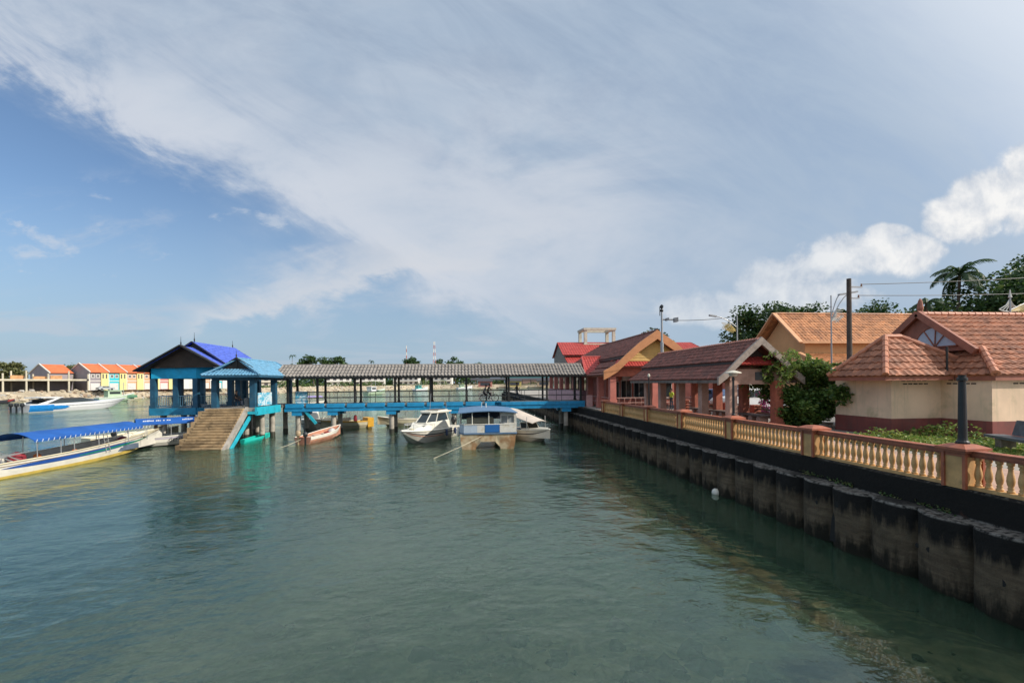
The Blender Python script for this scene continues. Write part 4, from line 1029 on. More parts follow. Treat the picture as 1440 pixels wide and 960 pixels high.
mb = MB(); mb.prism([(11.2, -.62, .95), (12.6, -.22, 1.2), (12.6, .22, 1.2), (11.2, .62, .95)], (0, 0, .05)); mb.build('foredeck', FIBC, lb)
mb = MB(); mb.tube([(11.0, -.7, 1.0), (11.2, -.6, 1.45), (11.2, .6, 1.45), (11.0, .7, 1.0)], .022, 6); mb.build('bow_rail', ALU, lb)
LJ = mat('orange_vest', (.55, .16, .04), .7, .15)
for x_ in (4.4, 5.9, 7.4, 8.8):
    mb = MB(); mb.box(x_, x_ + .3, -.75, .75, .52, .58); mb.build('thwart', FIB, lb)
for x_, y_ in ((4.5, .3), (6.0, -.35), (8.9, .2)): mb = MB(); mb.lathe([(.05, .58), (.17, .62), (.16, .74), (.06, .82)], (x_ + .15, y_, 0), 7); mb.build('life_vest', LJ, lb)
outboard(lb, (-.05, -.3, .75)); outboard(lb, (-.05, .35, .75))
# 2 second passenger boat with lettering on its canopy
def text(par, body, loc, size, rot, m, name='lettering', align='CENTER', ext=.002, shear=0):
    c = bpy.data.curves.new(name, 'FONT'); c.body = body; c.size = size; c.align_x = align; c.align_y = 'CENTER'; c.extrude = ext; c.shear = shear
    tmp = bpy.data.objects.new('tmp', c); COL.objects.link(tmp); bpy.context.view_layer.update()
    dg = bpy.context.evaluated_depsgraph_get(); me = bpy.data.meshes.new_from_object(tmp.evaluated_get(dg)); bpy.data.objects.remove(tmp)
    me.name = name; me.materials.clear(); me.materials.append(m); o = bpy.data.objects.new(name, me); COL.objects.link(o); o.parent = par; o.location = loc; o.rotation_euler = rot
    return o
WPAINT = mat('white_lettering', (.75, .75, .73), .6, .05); BPAINT = mat('dark_lettering', (.03, .03, .04), .6, .05)
b2 = thing('passenger_boat', 'smaller white passenger boat with white lettering on its blue canopy beside the stairs', 'boat', (-24.5, 34.9, WL), heading(.80, .60), 'passenger boats with blue canopies')
h = Hull(6.0, 1.9, .68, .95, .25, .85, .6, .74, 2.4, .5)
h.shell(True, .2).build('hull', FIB, b2); h.band(.68, .80, 0, .95).build('dark_boot', BLK, b2); h.rail(.04).build('gunwale', FIB, b2); h.band(.1, .26, .0, .95).build('grey_stripe', mat('lilac_stripe', (.42, .38, .44), .5), b2)
canopy(b2, .9, 5.9, 2.0, 1.72, .34, CANV)
ladder(b2, .9, -.95, .7, 1.72, .1); ladder(b2, 4.6, -.95, .7, 1.72, .4); posts(b2, (.5, 2.9, 5.6), 1.9, .6, 1.74)
mb = MB()
for sd in (-1, 1): mb.box(.6, 5, sd * .62 - .18, sd * .62 + .18, .25, .55)
mb.build('side_bench', mat('blue_grey_bench', (.10, .13, .18)), b2)
text(b2, 'GEMBIA', (3.3, -.975, .44), .34, (R(90), 0, R(2)), BPAINT, shear=.25)
def scrawl(x0, x1, z0, seed, hgt):     # worn lettering that can no longer be read
    r = random.Random(seed); mb = MB(); x = x0; y0_, z0_ = -.86, 1.815; dy_, dz_ = .40, .20
    while x < x1:
        w = r.uniform(.05, .11); h_ = hgt * r.uniform(.7, 1.15); f = .25
        for (a_, b_) in ((0, 0), (w * .7, 0)):
            p = Vector((x + a_, y0_ + dy_ * f, z0_ + dz_ * f)); q = Vector((x + a_ + .03, y0_ + dy_ * (f + h_), z0_ + dz_ * (f + h_))); mb.bar(p, q, .025, .012)
        p = Vector((x, y0_ + dy_ * (f + h_ * .5), z0_ + dz_ * (f + h_ * .5))); mb.bar(p, p + Vector((w * .8, 0, 0)), .012, .03)
        x += w + (.035 if r.random() < .8 else .14)
    o = mb.build('worn_lettering', WPAINT, b2); o['kind'] = 'stuff' if False else 'part'; del o['kind']
scrawl(1.3, 2.9, 0, 3, .34); scrawl(3.6, 5.4, 0, 4, .42)
outboard(b2, (-.05, 0, .7))
# 3 plain hull behind the long boat
b3 = thing('open_boat', 'bare cream open boat lying behind the long blue canopied boat', 'boat', (-27.8, 36.4, WL), heading(.55, .84))
h = Hull(6.0, 1.8, .62, 1.0, .25, .85, .7, .72, 2.2, .45); h.shell(True, .2).build('hull', FIBC, b3); h.rail(.04).build('gunwale', FIB, b3)
mb = MB(); mb.box(2, 2.3, -.75, .75, .42, .47); mb.box(3.6, 3.9, -.7, .7, .45, .5); mb.build('thwart', FIB, b3)
# 4 turquoise canoe
k_ = thing('canoe', 'small turquoise canoe floating under the jetty beside the stairs', 'canoe', (-16.85, 36.3, WL), heading(.12, 1))
h = Hull(3.7, .8, .3, .46, .12, .45, .35, .7, 2.2, .5); h.shell(True, .05, th=.05).build('hull', mat('turquoise_plastic', (.02, .50, .42), .35, .1), k_)
mb = MB(); mb.box(1.1, 1.4, -.3, .3, .12, .16); mb.box(2.1, 2.35, -.28, .28, .13, .17); mb.build('seat', mat('turquoise_plastic', (.02, .5, .42)), k_)
# 5 small red skiff
rs = thing('skiff', 'small white skiff with faded red side and outboard motor in front of the jetty', 'boat', (-12.1, 35.2, WL), heading(.22, 1))
h = Hull(5.6, 1.5, .5, .92, .2, .86, .6, .72, 2.2, .45); h.shell(True, .12).build('hull', mat('faded_red_hull', (.48, .22, .14), .6, .2, 2., dirt=(.5, .40, .32), dscale=2.5), rs)
h.band(0, .34, 0, .97, off=.012).build('white_topside', FIB, rs); h.rail(.04).build('gunwale', FIB, rs)
for x in (1.1, 2.4, 3.6): mb = MB(); mb.box(x, x + .25, -.62, .62, .38, .43); mb.build('thwart', FIB, rs)
mb = MB(); mb.lathe([(.3, 0), (.34, .2), (.2, .4), (.05, .46)], (4.4, .05, .3), 9); mb.build('folded_tarp', mat('grey_tarp', (.5, .5, .48), .7, .3), rs)
mb = MB(); mb.box(3.6, 4.0, -.3, .3, .3, .52); mb.build('red_crate', REDP, rs)
outboard(rs, (-.02, .2, .42), mat('tan_motor', (.38, .28, .17), .5), 1.0); outboard(rs, (-.02, -.35, .38), ENG, .9)
# 6 white cabin cruiser
cr = thing('cabin_cruiser', 'white cabin cruiser with raked dark windscreen moored before the jetty', 'boat', (-1.55, 39.5, WL), heading(-.42, -.9))
h = Hull(7.0, 2.5, .85, 1.05, .35, .92, .8, .78, 2.6, .5)
h.shell(False).build('hull', FIB, cr); h.band(.30, .36, 0, .97, off=.012).build('dark_stripe', mat('grey_stripe', (.06, .06, .07), .4), cr); h.band(.42, .47, .45, .97, off=.012).build('orange_stripe', mat('orange_stripe', (.45, .14, .06), .5), cr)
h.rail(.05, .06).build('rub_rail', FIB, cr)
mb = MB()
# cabin trunk
mb.add([(1.6, -1.0, .9), (4.9, -.85, .95), (6.0, -.35, 1.0), (6.0, .35, 1.0), (4.9, .85, .95), (1.6, 1.0, .9), (1.6, -.95, 1.45), (4.4, -.8, 1.42), (5.4, -.3, 1.22), (5.4, .3, 1.22), (4.4, .8, 1.42), (1.6, .95, 1.45)],
       [(0, 1, 7, 6), (1, 2, 8, 7), (2, 3, 9, 8), (3, 4, 10, 9), (4, 5, 11, 10), (5, 0, 6, 11), (6, 7, 8, 9, 10, 11)])
mb.build('cabin', FIB, cr)
mb = MB(); A = [(1.7, -.9, 1.45), (3.6, -.82, 1.42), (4.5, -.45, 1.40), (4.5, .45, 1.40), (3.6, .82, 1.42), (1.7, .9, 1.45)]; B_ = [(1.9, -.78, 2.1), (3.1, -.72, 2.1), (3.6, -.38, 2.08), (3.6, .38, 2.08), (3.1, .72, 2.1), (1.9, .78, 2.1)]
mb.add(A + B_, [(i, i + 1, i + 7, i + 6) for i in range(5)]); ws = mb.build('windscreen', GL, cr)
mb = MB()
for a, b in zip(A, B_): mb.bar(a, b, .06)
mb.tube(A, .035, 6); mb.tube(B_, .035, 6); mb.build('window_frame', FIB, ws)
mb = MB(); mb.prism([(1.0, -.85, 2.1), (3.3, -.8, 2.12), (3.75, -.4, 2.1), (3.75, .4, 2.1), (3.3, .8, 2.12), (1.0, .85, 2.1)], (0, 0, .1)); mb.box(1.2, 2.9, -.6, .6, 2.2, 2.27); mb.build('hard_top', FIB, cr)
mb = MB(); mb.box(1.3, 2.7, -.5, .5, 2.29, 2.33); mb.build('roof_panel', mat('grey_panel', (.12, .12, .13), .5), cr)
mb = MB(); mb.tube([(1.1, -.8, .95), (1.1, -.8, 2.1)], .03, 6); mb.tube([(1.1, .8, .95), (1.1, .8, 2.1)], .03, 6); mb.tube([(1.3, .5, 2.2), (1.3, .5, 2.75)], .015, 5); mb.build('roof_support', ALU, cr)
mb = MB()
for sd in (-1, 1):
    pts = [(4.2, sd * .98, 1.35), (5.2, sd * .75, 1.42), (6.2, sd * .4, 1.45), (6.7, 0, 1.45)]; mb.tube(pts, .02, 6)
    for p in pts[:-1]: mb.tube([p, (p[0], p[1], .95)], .016, 5)
mb.build('bow_rail', ALU, cr)
mb = MB(); mb.prism([(4.55, .80, 1.10), (5.25, .57, 1.08), (5.2, .55, 1.24), (4.55, .76, 1.28)], (0, .035, 0)); mb.prism([(4.55, -.80, 1.10), (5.25, -.57, 1.08), (5.2, -.55, 1.24), (4.55, -.76, 1.28)], (0, -.035, 0)); mb.build('side_window', GL, cr)
outboard(cr, (-.02, -.4, .8), ENG, 1.2); outboard(cr, (-.02, .4, .8), ENG, 1.2)
for x_, sd in ((1.2, 1), (2.8, 1), (1.4, -1)):
    p_ = h.pt(x_ / 7.0, .1, sd, .1); mb = MB(); mb.lathe([(.02, .28), (.09, .2), (.10, -.2), (.02, -.26)], (p_[0], p_[1], p_[2] - .25), 8); mb.build('fender', mat('navy_fender', (.03, .05, .12), .5), cr)
mb = MB(); mb.lathe([(.16, 1.02), (.19, 1.07), (.16, 1.12), (.08, 1.12)], (5.9, .05, .0), 10); mb.build('rope_coil', mat('pale_rope', (.50, .46, .34), .8, .1), cr)
mb = MB(); mb.tube([(2.4, -.4, 2.2), (2.2, -.4, 3.6)], .012, 5); mb.build('aerial', ALU, cr)
# 7 catamaran ferry
ct = thing('catamaran', 'wide catamaran with blue canopy, blue front panel and rusty yellowed twin hulls', 'boat', (1.45, 30.3, WL + .17), 0)
RUSTW = mat('rusty_white_hull', (.56, .46, .30), .55, .18, 1.5, .1, 14., dirt=(.33, .15, .05), dscale=1.0, dlo=.42, dhi=.62)
GRYW = mat('pale_grey_blue_paint', (.42, .50, .58), .5, .1, 2.)
for sx in (-1, 1):
    mb = MB(); o_, i_ = 1.85 * sx, .62 * sx
    A = [(o_, 0, .85), (o_ * .98, .02, .3), (sx * 1.66, .12, -.5), (sx * .88, .14, -.5), (sx * .80, .10, -.02), (sx * .5, .03, .30), (sx * .5, 0, .85)]
    B2 = [(p[0], 6.5, p[2]) for p in A]; n_ = len(A)
    mb.add(A + B2, [(k, (k + 1) % n_, n_ + (k + 1) % n_, n_ + k) for k in range(n_)] + [tuple(range(n_)), tuple(range(2 * n_ - 1, n_ - 1, -1))]); mb.build('hull', RUSTW, ct)
mb = MB(); mb.box(-.52, .52, .02, 6.4, .34, .85); mb.build('bridge_deck', RUSTW, ct)
mb = MB(); mb.prism([(-1.93, .5, .85), (-1.6, -.05, .85), (1.93, -.05, .85), (1.93, 6.6, .85), (-1.93, 6.6, .85)], (0, 0, .1)); mb.build('deck_edge', mat('dull_blue_edge', (.10, .17, .27), .5), ct)
W1 = mat('panel_white', (.68, .66, .60), .5, .1, 2., dirt=(.5, .42, .28), dscale=2.)
def plane_panel(name, x0, x1, z0, z1, m, y=-.03): mb = MB(); mb.box(x0, x1, y, y + .05, z0, z1); return mb.build(name, m, ct)
plane_panel('front_panel', -.72, -.02 - .2, .952, 1.48, W1); plane_panel('front_panel', .78, 1.3, .952, 1.48, W1); plane_panel('front_panel', 1.302, 1.9, .952, 1.48, RUSTW if False else W1)
plane_panel('blue_front_panel', -.2, .76, .98, 1.5, mat('flat_blue_panel', (.012, .12, .36), .6, .08), -.05)
mb = MB(); mb.prism([(-1.9, .5, .952), (-1.6, -.03, .952), (-.722, -.03, .952), (-.722, .02, .952), (-1.57, .02, .952), (-1.85, .52, .952)], (0, 0, .53)); mb.box(-1.9, -1.85, .52, 6.5, .952, 1.48); mb.box(1.85, 1.9, .03, 6.5, .952, 1.48); mb.build('bulwark', GRYW, ct)
mb = MB(); mb.tube([(-1.9, 6.5, 1.5), (-1.9, .5, 1.5), (-1.6, -.03, 1.5), (1.9, -.03, 1.5), (1.9, 6.5, 1.5)], .035, 6); mb.build('bulwark_rail', FIB, ct)
cnp = canopy(ct, 0, 1, 1, 0, 0, CANV) if False else None
mb = MB(); vs = []
for j in range(9):
    for k in range(13):
        t = -1 + 2 * k / 12; vs.append((t * 1.98, -.15 + 6.4 * j / 8, 2.28 + .14 * (1 - t * t)))
fs = [(j * 13 + k, j * 13 + k + 1, j * 13 + k + 14, j * 13 + k + 13) for j in range(8) for k in range(12)]
mb.add(vs, fs); mb.add([(x, y, z - .06) for x, y, z in vs], [tuple(reversed(f)) for f in fs]); mb.add([vs[k] for k in range(13)] + [(vs[k][0], vs[k][1], vs[k][2] - .06) for k in range(13)], [(k, k + 13, k + 14, k + 1) for k in range(12)])
mb.build('canopy', mat('grey_blue_canvas', (.10, .19, .32), .6, .15), ct)
for x, y in ((-1.85, .5), (-1.05, .02), (.05, .02), (1.85, .02), (-1.85, 3.2), (1.85, 3.2), (-1.85, 6.2), (1.85, 6.2)): mb = MB(); mb.tube([(x, y, 1.0), (x, y, 2.29)], .035, 6); mb.build('canopy_post', FIB, ct)
mb = MB(); mb.box(.86, 1.84, .35, 1.3, .95, 1.55); mb.box(.86, 1.84, .35, 1.3, 2.02, 2.26)
for x in (.86, 1.32, 1.78): mb.box(x, x + .06, .35, .41, 1.55, 2.02)
hs = mb.build('helm_shelter', W1, ct); mb = MB(); mb.box(.92, 1.78, .42, .44, 1.552, 2.018); mb.build('helm_window', mat('hazy_glass', (.25, .27, .28), .1), hs)
for y in (1.6, 2.6, 3.6, 4.6):
    mb = MB(); mb.box(-1.4, .5, y, y + .4, .95, 1.35); mb.box(-1.4, .5, y + .34, y + .4, 1.35, 1.75); mb.build('bench_row', FIBC if y < 3 else mat('blue_grey_bench', (.1, .13, .18)), ct)
mb = MB(); mb.lathe([(.28, 0), (.3, .3), (.2, .5)], (-1.35, .7, 1.0), 10); mb.build('motor_cover', ENG, ct)
mb = MB(); mb.box(-.1, .6, .5, .9, .95, 1.45); mb.build('red_locker', mat('dark_red_box', (.18, .03, .03), .5), ct)
mb = MB(); mb.box(-1.8, 1.8, 5.9, 5.95, 1.4, 2.27); mb.build('rear_darkening_sheet', mat('dark_sheet', (.03, .035, .05), .7), ct); mb = MB(); mb.prism([(-1.84, .6, 1.95), (-1.84, 3.6, 1.7), (-1.84, 3.6, 2.26), (-1.84, .6, 2.26)], (.02, 0, 0)); mb.build('side_curtain', mat('dark_sheet', (.03, .035, .05)), ct)  # rear sheet added only to darken the interior under the canopy
for k, y in enumerate((.8, 2.2)): mb = MB(); mb.lathe([(.03, .25), (.09, .2), (.1, -.2), (.03, -.26)], (-2.0, y, .9), 8); mb.build('fender', FIB, ct)
mb = MB(); mb.tube([(-.4, .5, 2.6), (-.4, .5, 2.95)], .015, 5); mb.tube([(-.1, .5, 2.6), (-.1, .5, 2.9)], .03, 5); mb.build('aerial', FIB, ct)
# 8 white runabout with beige awning
wb = thing('awning_boat', 'white runabout with pale beige awning moored between catamaran and sea wall', 'boat', (3.7, 37.6, WL), heading(.45, -.9))
h = Hull(5.2, 1.95, .72, 1.0, .3, .9, .7, .78, 2.4, .5); h.shell(True, .3).build('hull', FIB, wb); h.rail(.045).build('gunwale', FIB, wb); h.band(.3, .36, 0, .97).build('thin_stripe', mat('grey_stripe', (.06, .06, .07)), wb)
mb = MB(); mb.prism([(2.9, -.9, .86), (4.4, -.55, .96), (5.1, 0, 1.0), (4.4, .55, .96), (2.9, .9, .86)], (0, 0, .06)); mb.build('foredeck', FIB, wb)
mb = MB(); A = [(2.7, -.8, .9), (3.3, -.5, .92), (3.3, .5, .92), (2.7, .8, .9)]; B_ = [(2.45, -.72, 1.35), (2.95, -.42, 1.35), (2.95, .42, 1.35), (2.45, .72, 1.35)]; mb.add(A + B_, [(i, i + 1, i + 5, i + 4) for i in range(3)]); ws = mb.build('windscreen', GL, wb)
mb = MB(); mb.tube(B_, .025, 6); [mb.tube([a, b], .025, 6) for a, b in zip(A, B_)]; mb.build('window_frame', FIB, ws)
mb = MB(); vs = []
for j in range(8):
    for k in range(9): t = -1 + k / 4; x = -.4 + 4.6 * j / 7; vs.append((x, t * (1.0 - .035 * j), 2.15 - .085 * j + .16 * (1 - t * t) - (.05 * j * .5)))
fs = [(j * 9 + k, j * 9 + k + 1, j * 9 + k + 10, j * 9 + k + 9) for j in range(7) for k in range(8)]
mb.add(vs, fs); mb.add([(x, y, z - .03) for x, y, z in vs], [tuple(reversed(f)) for f in fs]); mb.build('awning', mat('beige_canvas', (.60, .52, .44), .7, .08), wb)
posts(wb, (.3, 2.2, 3.6), 1.75, .7, 1.85)
mb = MB(); mb.tube([(1.4 + .24 * math.cos(a * .5236), .9, 1.15 + .24 * math.sin(a * .5236)) for a in range(13)], .055, 8); mb.build('life_ring', mat('orange_red_ring', (.55, .08, .05), .5), wb)
mb = MB(); mb.box(.6, 1.1, -.6, .6, .4, .75); mb.box(1.7, 2.1, -.4, .4, .4, .8); mb.build('seat', mat('blue_grey_bench', (.1, .13, .18)), wb)
outboard(wb, (-.02, 0, .7))
# 9-13 boats behind the jetty
b9 = thing('moored_launch', 'white launch with covered bow seen below the jetty deck at the left', 'boat', (-16.0, 49.0, WL), heading(.33, -.94))
h = Hull(5.4, 1.9, .9, 1.25, .3, .9, .7, .76, 2.4, .5); h.shell(False).build('hull', FIB, b9); mb = MB(); mb.add([(2.4, -.75, 1.1), (4.0, -.5, 1.15), (4.0, .5, 1.15), (2.4, .75, 1.1), (2.4, -.65, 1.75), (3.4, -.4, 1.65), (3.4, .4, 1.65), (2.4, .65, 1.75)], [(0, 1, 5, 4), (1, 2, 6, 5), (2, 3, 7, 6), (3, 0, 4, 7), (4, 5, 6, 7)]); mb.build('cabin', FIB, b9); h.band(.34, .42, 0, .97).build('stripe', mat('grey_stripe', (.06, .06, .07)), b9)
b10 = thing('yellow_awning_boat', 'open boat with deep yellow awning below the jetty deck', 'boat', (-16.4, 52.5, WL), heading(.75, -.66))
h = Hull(6, 1.9, .7, 1.0, .3); h.shell(True, .2).build('hull', FIB, b10); canopy(b10, .6, 4.2, 2.0, 1.75, .25, mat('yellow_canvas', (.62, .40, .03), .6, .1)); posts(b10, (.8, 2.4, 4.0), 1.8, .6, 1.76)
b11 = thing('orange_boat', 'cream open boat with orange stern behind the jetty', 'boat', (-9.9, 48.3, WL), heading(-.55, -.35))
h = Hull(5.0, 1.7, .72, .95, .28); h.shell(True, .2).build('hull', FIBC, b11); h.band(0, .16, 0, .97).build('orange_stripe', mat('orange_yellow', (.68, .36, .03), .5), b11)
mb = MB(); mb.box(-.12, .5, -.78, .78, .05, .98); mb.build('stern_box', mat('orange_yellow', (.68, .36, .03)), b11); posts(b11, (1.0, 2.2, 3.4), 1.3, .5, 1.9); canopy(b11, .8, 3.7, 1.5, 1.88, .12, mat('orange_canvas', (.5, .2, .06), .7))
for x in (1.5, 3.0): mb = MB(); mb.lathe([(.12, .5), (.2, .8), (.16, 1.2), (.05, 1.3)], (x, 0, 0), 8); mb.build('life_vests', MAR, b11)
b12 = thing('open_boat', 'white boat with upturned bow between the jetty piles behind the cruiser', 'boat', (-4.6, 49.6, WL), heading(-1, -.25))
h = Hull(4.6, 1.6, .62, 1.05, .25); h.shell(True, .2).build('hull', FIBC, b12); h.rail(.04).build('gunwale', FIB, b12); posts(b12, (.6, 1.8), 1.3, .5, 2.0); canopy(b12, .3, 2.2, 1.5, 2.0, .15, MAR)
# speedboat out in the channel
sb = thing('speed_ferry', 'sleek white speed ferry with blue stern swoosh out in the channel', 'boat', (-76.2, 86.2, WL), heading(.20, 1))
h = Hull(19, 4.2, 1.35, 1.9, .5, .95, 2.2, .82, 2.6, .55); WGL = mat('gloss_white', (.74, .75, .75), .3, .04)
h.shell(False).build('hull', WGL, sb); h.band(.1, .8, 0, .2, off=.03).build('blue_swoosh', mat('bright_blue_swoosh', (.015, .22, .58), .4), sb); [h.band(.25, .6, .1, .34, off=.04, taper=True, sides=(q_,)).build('blue_tail', mat('bright_blue_swoosh', (.015, .22, .58)), sb) for q_ in (1, -1)]; h.band(.26, .32, .3, .97, off=.02).build('grey_line', mat('mid_grey_line', (.3, .31, .32), .5), sb)
mb = MB(); mb.add([(2.2, -1.7, 1.35), (12.5, -1.3, 1.5), (14.5, 0, 1.6), (12.5, 1.3, 1.5), (2.2, 1.7, 1.35), (3.2, -1.5, 2.05), (10.0, -1.1, 2.15), (11.2, 0, 2.1), (10.0, 1.1, 2.15), (3.2, 1.5, 2.05)], [(0, 1, 6, 5), (1, 2, 7, 6), (2, 3, 8, 7), (3, 4, 9, 8), (4, 0, 5, 9), (5, 6, 7, 8, 9)]); mb.build('cabin_glass', GL, sb)
mb = MB(); mb.prism([(2.6, -1.6, 2.05), (9.6, -1.2, 2.18), (11, 0, 2.16), (9.6, 1.2, 2.18), (2.6, 1.6, 2.05)], (0, 0, .14)); mb.build('cabin_roof', mat('dark_roof_panel', (.06, .05, .045), .5), sb)
for sd in (-1, 1): mb = MB(); mb.prism([(1.2, sd * 1.75, 1.3), (2.6, sd * 1.75, 1.3), (5.6, sd * 1.6, 2.5), (2.4, sd * 1.6, 2.4), (4.4, sd * 1.65, 2.3)], (0, .1, 0)); mb.build('arch_wing', WGL, sb)
mb = MB(); mb.box(2.0, 5.6, -1.7, 1.7, 2.42, 2.56); mb.build('radar_arch', WGL, sb)
for y in (-1.1, 0, 1.1): outboard(sb, (-.1, y, .7), ENG, 1.6)
# far fishing boats
def fishing(label, x, y, hd, hullm, L=12, cab=None):
    t = thing('fishing_boat', label, 'boat', (x, y, WL), hd, 'fishing boats far beyond the jetty')
    h = Hull(L, 3.2, 1.1, 2.3, .4, .85, .9); h.shell(True, .5).build('hull', hullm, t); h.rail(.09).build('gunwale', WGL, t)
    mb = MB(); mb.box(2.2, 5.5, -1.1, 1.1, .9, 3.1); mb.box(1.8, 5.9, -1.3, 1.3, 3.1, 3.25); w = mb.build('wheelhouse', cab or WGL, t)
    mb = MB(); mb.box(5.5, 5.52, -.9, .9, 2.1, 2.8); mb.box(2.6, 5.2, -1.12, -1.1, 2.1, 2.8); mb.box(2.6, 5.2, 1.1, 1.12, 2.1, 2.8); mb.build('window', GL, w)
    mb = MB(); mb.tube([(6.5, 0, .8), (6.5, 0, 5.5)], .08, 6); mb.tube([(6.5, 0, 5), (11.5, 0, 2.2)], .03, 5); mb.tube([(6.5, 0, 5), (1, 0, 3.2)], .03, 5); mb.build('mast', ALU, t)
    mb = MB(); mb.box(7, 9.5, -1, 1, .9, 1.7); mb.build('net_pile', mat('green_net', (.08, .2, .12), .8, .3), t)
GH = mat('pale_green_hull', (.42, .55, .38), .5, .1)
fishing('pale green fishing boat with white wheelhouse beyond the left jetty posts', -39, 183, heading(.4, .92), GH, 13)
fishing('fishing boat with teal wheelhouse beyond the middle of the jetty', -29, 262, heading(.5, .87), WGL, 13, mat('teal_cabin', (.1, .4, .38), .5))
fishing('white fishing boat with green nets beyond the cyclists on the jetty', -6, 320, heading(.8, .6), WGL, 13, GH)
fishing('green decked fishing boat lying at the rocky bank behind the speed ferry', -104, 140, heading(.5, .87), GH, 9, GH)
t = thing('dark_longboat', 'dark longboat with a red end at the far left in the channel', 'boat', (-124.5, 128, WL), heading(-.1, 1)); h = Hull(13, 1.8, .5, 1.1, .25); h.shell(True, .2).build('hull', mat('dark_hull', (.04, .04, .05), .5), t); h.band(0, .5, .78, 1, off=.03).build('red_bow', REDP, t)
t = thing('canopy_boat', 'small boat with a lilac canopy beyond the jetty rail', 'boat', (-34, 98, WL), heading(.6, .8)); h = Hull(6, 1.8, .6, .9, .25); h.shell(True, .2).build('hull', FIB, t); canopy(t, .6, 4.6, 2, 1.7, .3, mat('lilac_canvas', (.30, .25, .48), .6)); posts(t, (.8, 4.4), 1.8, .5, 1.72)
# buoy, ropes
t = thing('buoy', 'white ball buoy floating by the sea wall', 'buoy', (9.72, 16.95, WL))
mb = MB(); mb.lathe([(.02, -.1), (.1, -.08), (.15, .02), (.155, .08), (.13, .16), (.06, .22), (.015, .23)], (0, 0, 0), 14); mb.build('float', FIB, t, smooth=True)
mb = MB(); mb.tube([(0 + .04 * math.cos(a * .7), .04 * math.sin(a * .7), .24) for a in range(10)], .012, 6); mb.build('rope_eye', BLK, t)
ROPE = mat('pale_rope', (.50, .46, .34), .8, .1)
def rope(label, a, b, sag=.15, r=.022, m=ROPE):
    mb = MB(); a, b = Vector(a), Vector(b); mb.tube([a + (b - a) * (i / 12) - Vector((0, 0, sag * 4 * (i / 12) * (1 - i / 12))) for i in range(13)], r, 6)
    tag(mb.build('mooring_rope', m), label, 'rope')
rope('pale mooring rope slanting from the catamaran bow into the water', (1.0, 30.2, 1.1), (-2.3, 27.0, .1), .06, .016)
rope('pale mooring rope from the red skiff motor to the water', (-12.1, 34.9, .6), (-13.6, 32.6, .1), .1, .018)
rope('dark mooring line from the skiff up to a jetty pile', (-12.0, 35.6, .6), (-14.0, 41.2, 1.6), .15, .025, BLK)

# ---------------------------------------------------------------- far shore
def T2(px, py, Y):    # view-aligned metres
    return C2(px, Y)
bank = [C2(x, y) for x, y in ((-300, 60), (-175, 100), (-147, 128), (-141, 150), (-134, 170), (-120, 215), (-108, 285), (-55, 345), (0, 352), (60, 350), (220, 330))]
mb = MB(); pts = [(x, y, 3.2) for x, y in bank] + [(bank[-1][0] + 900, bank[-1][1] + 900, 3.2), (-400, 2400, 3.2), (-1700, 2400, 3.2), (-1700, 60, 3.2)]
# bank top and sloping face
mb.poly(pts)
for (a, b) in zip(bank[:-1], bank[1:]):
    d = Vector((b[0] - a[0], b[1] - a[1], 0)).normalized(); nn = Vector((d.y, -d.x, 0)) * 4.5
    mb.poly([(a[0], a[1], 3.2), (b[0], b[1], 3.2), (b[0] + nn.x, b[1] + nn.y, -1.5), (a[0] + nn.x, a[1] + nn.y, -1.5)])
tag(mb.build('far_shore_ground', mat('shore_sand', (.40, .34, .25), .9, .25, .2, .3, 3., dirt=(.20, .18, .11), dscale=.06)), kind='structure')
mb = MB()
for (a, b), dens in zip(list(zip(bank[:-1], bank[1:]))[1:9], (9, 13, 14, 14, 8, 5, 3, 2)):
    d = Vector((b[0] - a[0], b[1] - a[1], 0)); L = d.length; nn = Vector((d.y, -d.x, 0)).normalized()
    for i in range(int(L * dens / 2.6)):
        t = rnd.random(); q = rnd.random(); p = Vector((*a, 0)) + d * t + nn * (q * 4.2 - .3)
        rock(mb, p.x, p.y, 3.3 - q * 4.1, rnd.uniform(.35, .85), 6, rnd.choice((0, 0, 1, 2)), .75)
tag(mb.build('rock_revetment', [mat('rock_tan', (.46, .39, .29), .9, .3, .6), mat('rock_brown', (.33, .24, .17), .9, .3, .6), mat('rock_grey', (.36, .34, .31), .9, .3, .6)]), 'tan and brown rock revetment along the far shore', 'rocks', kind='stuff')
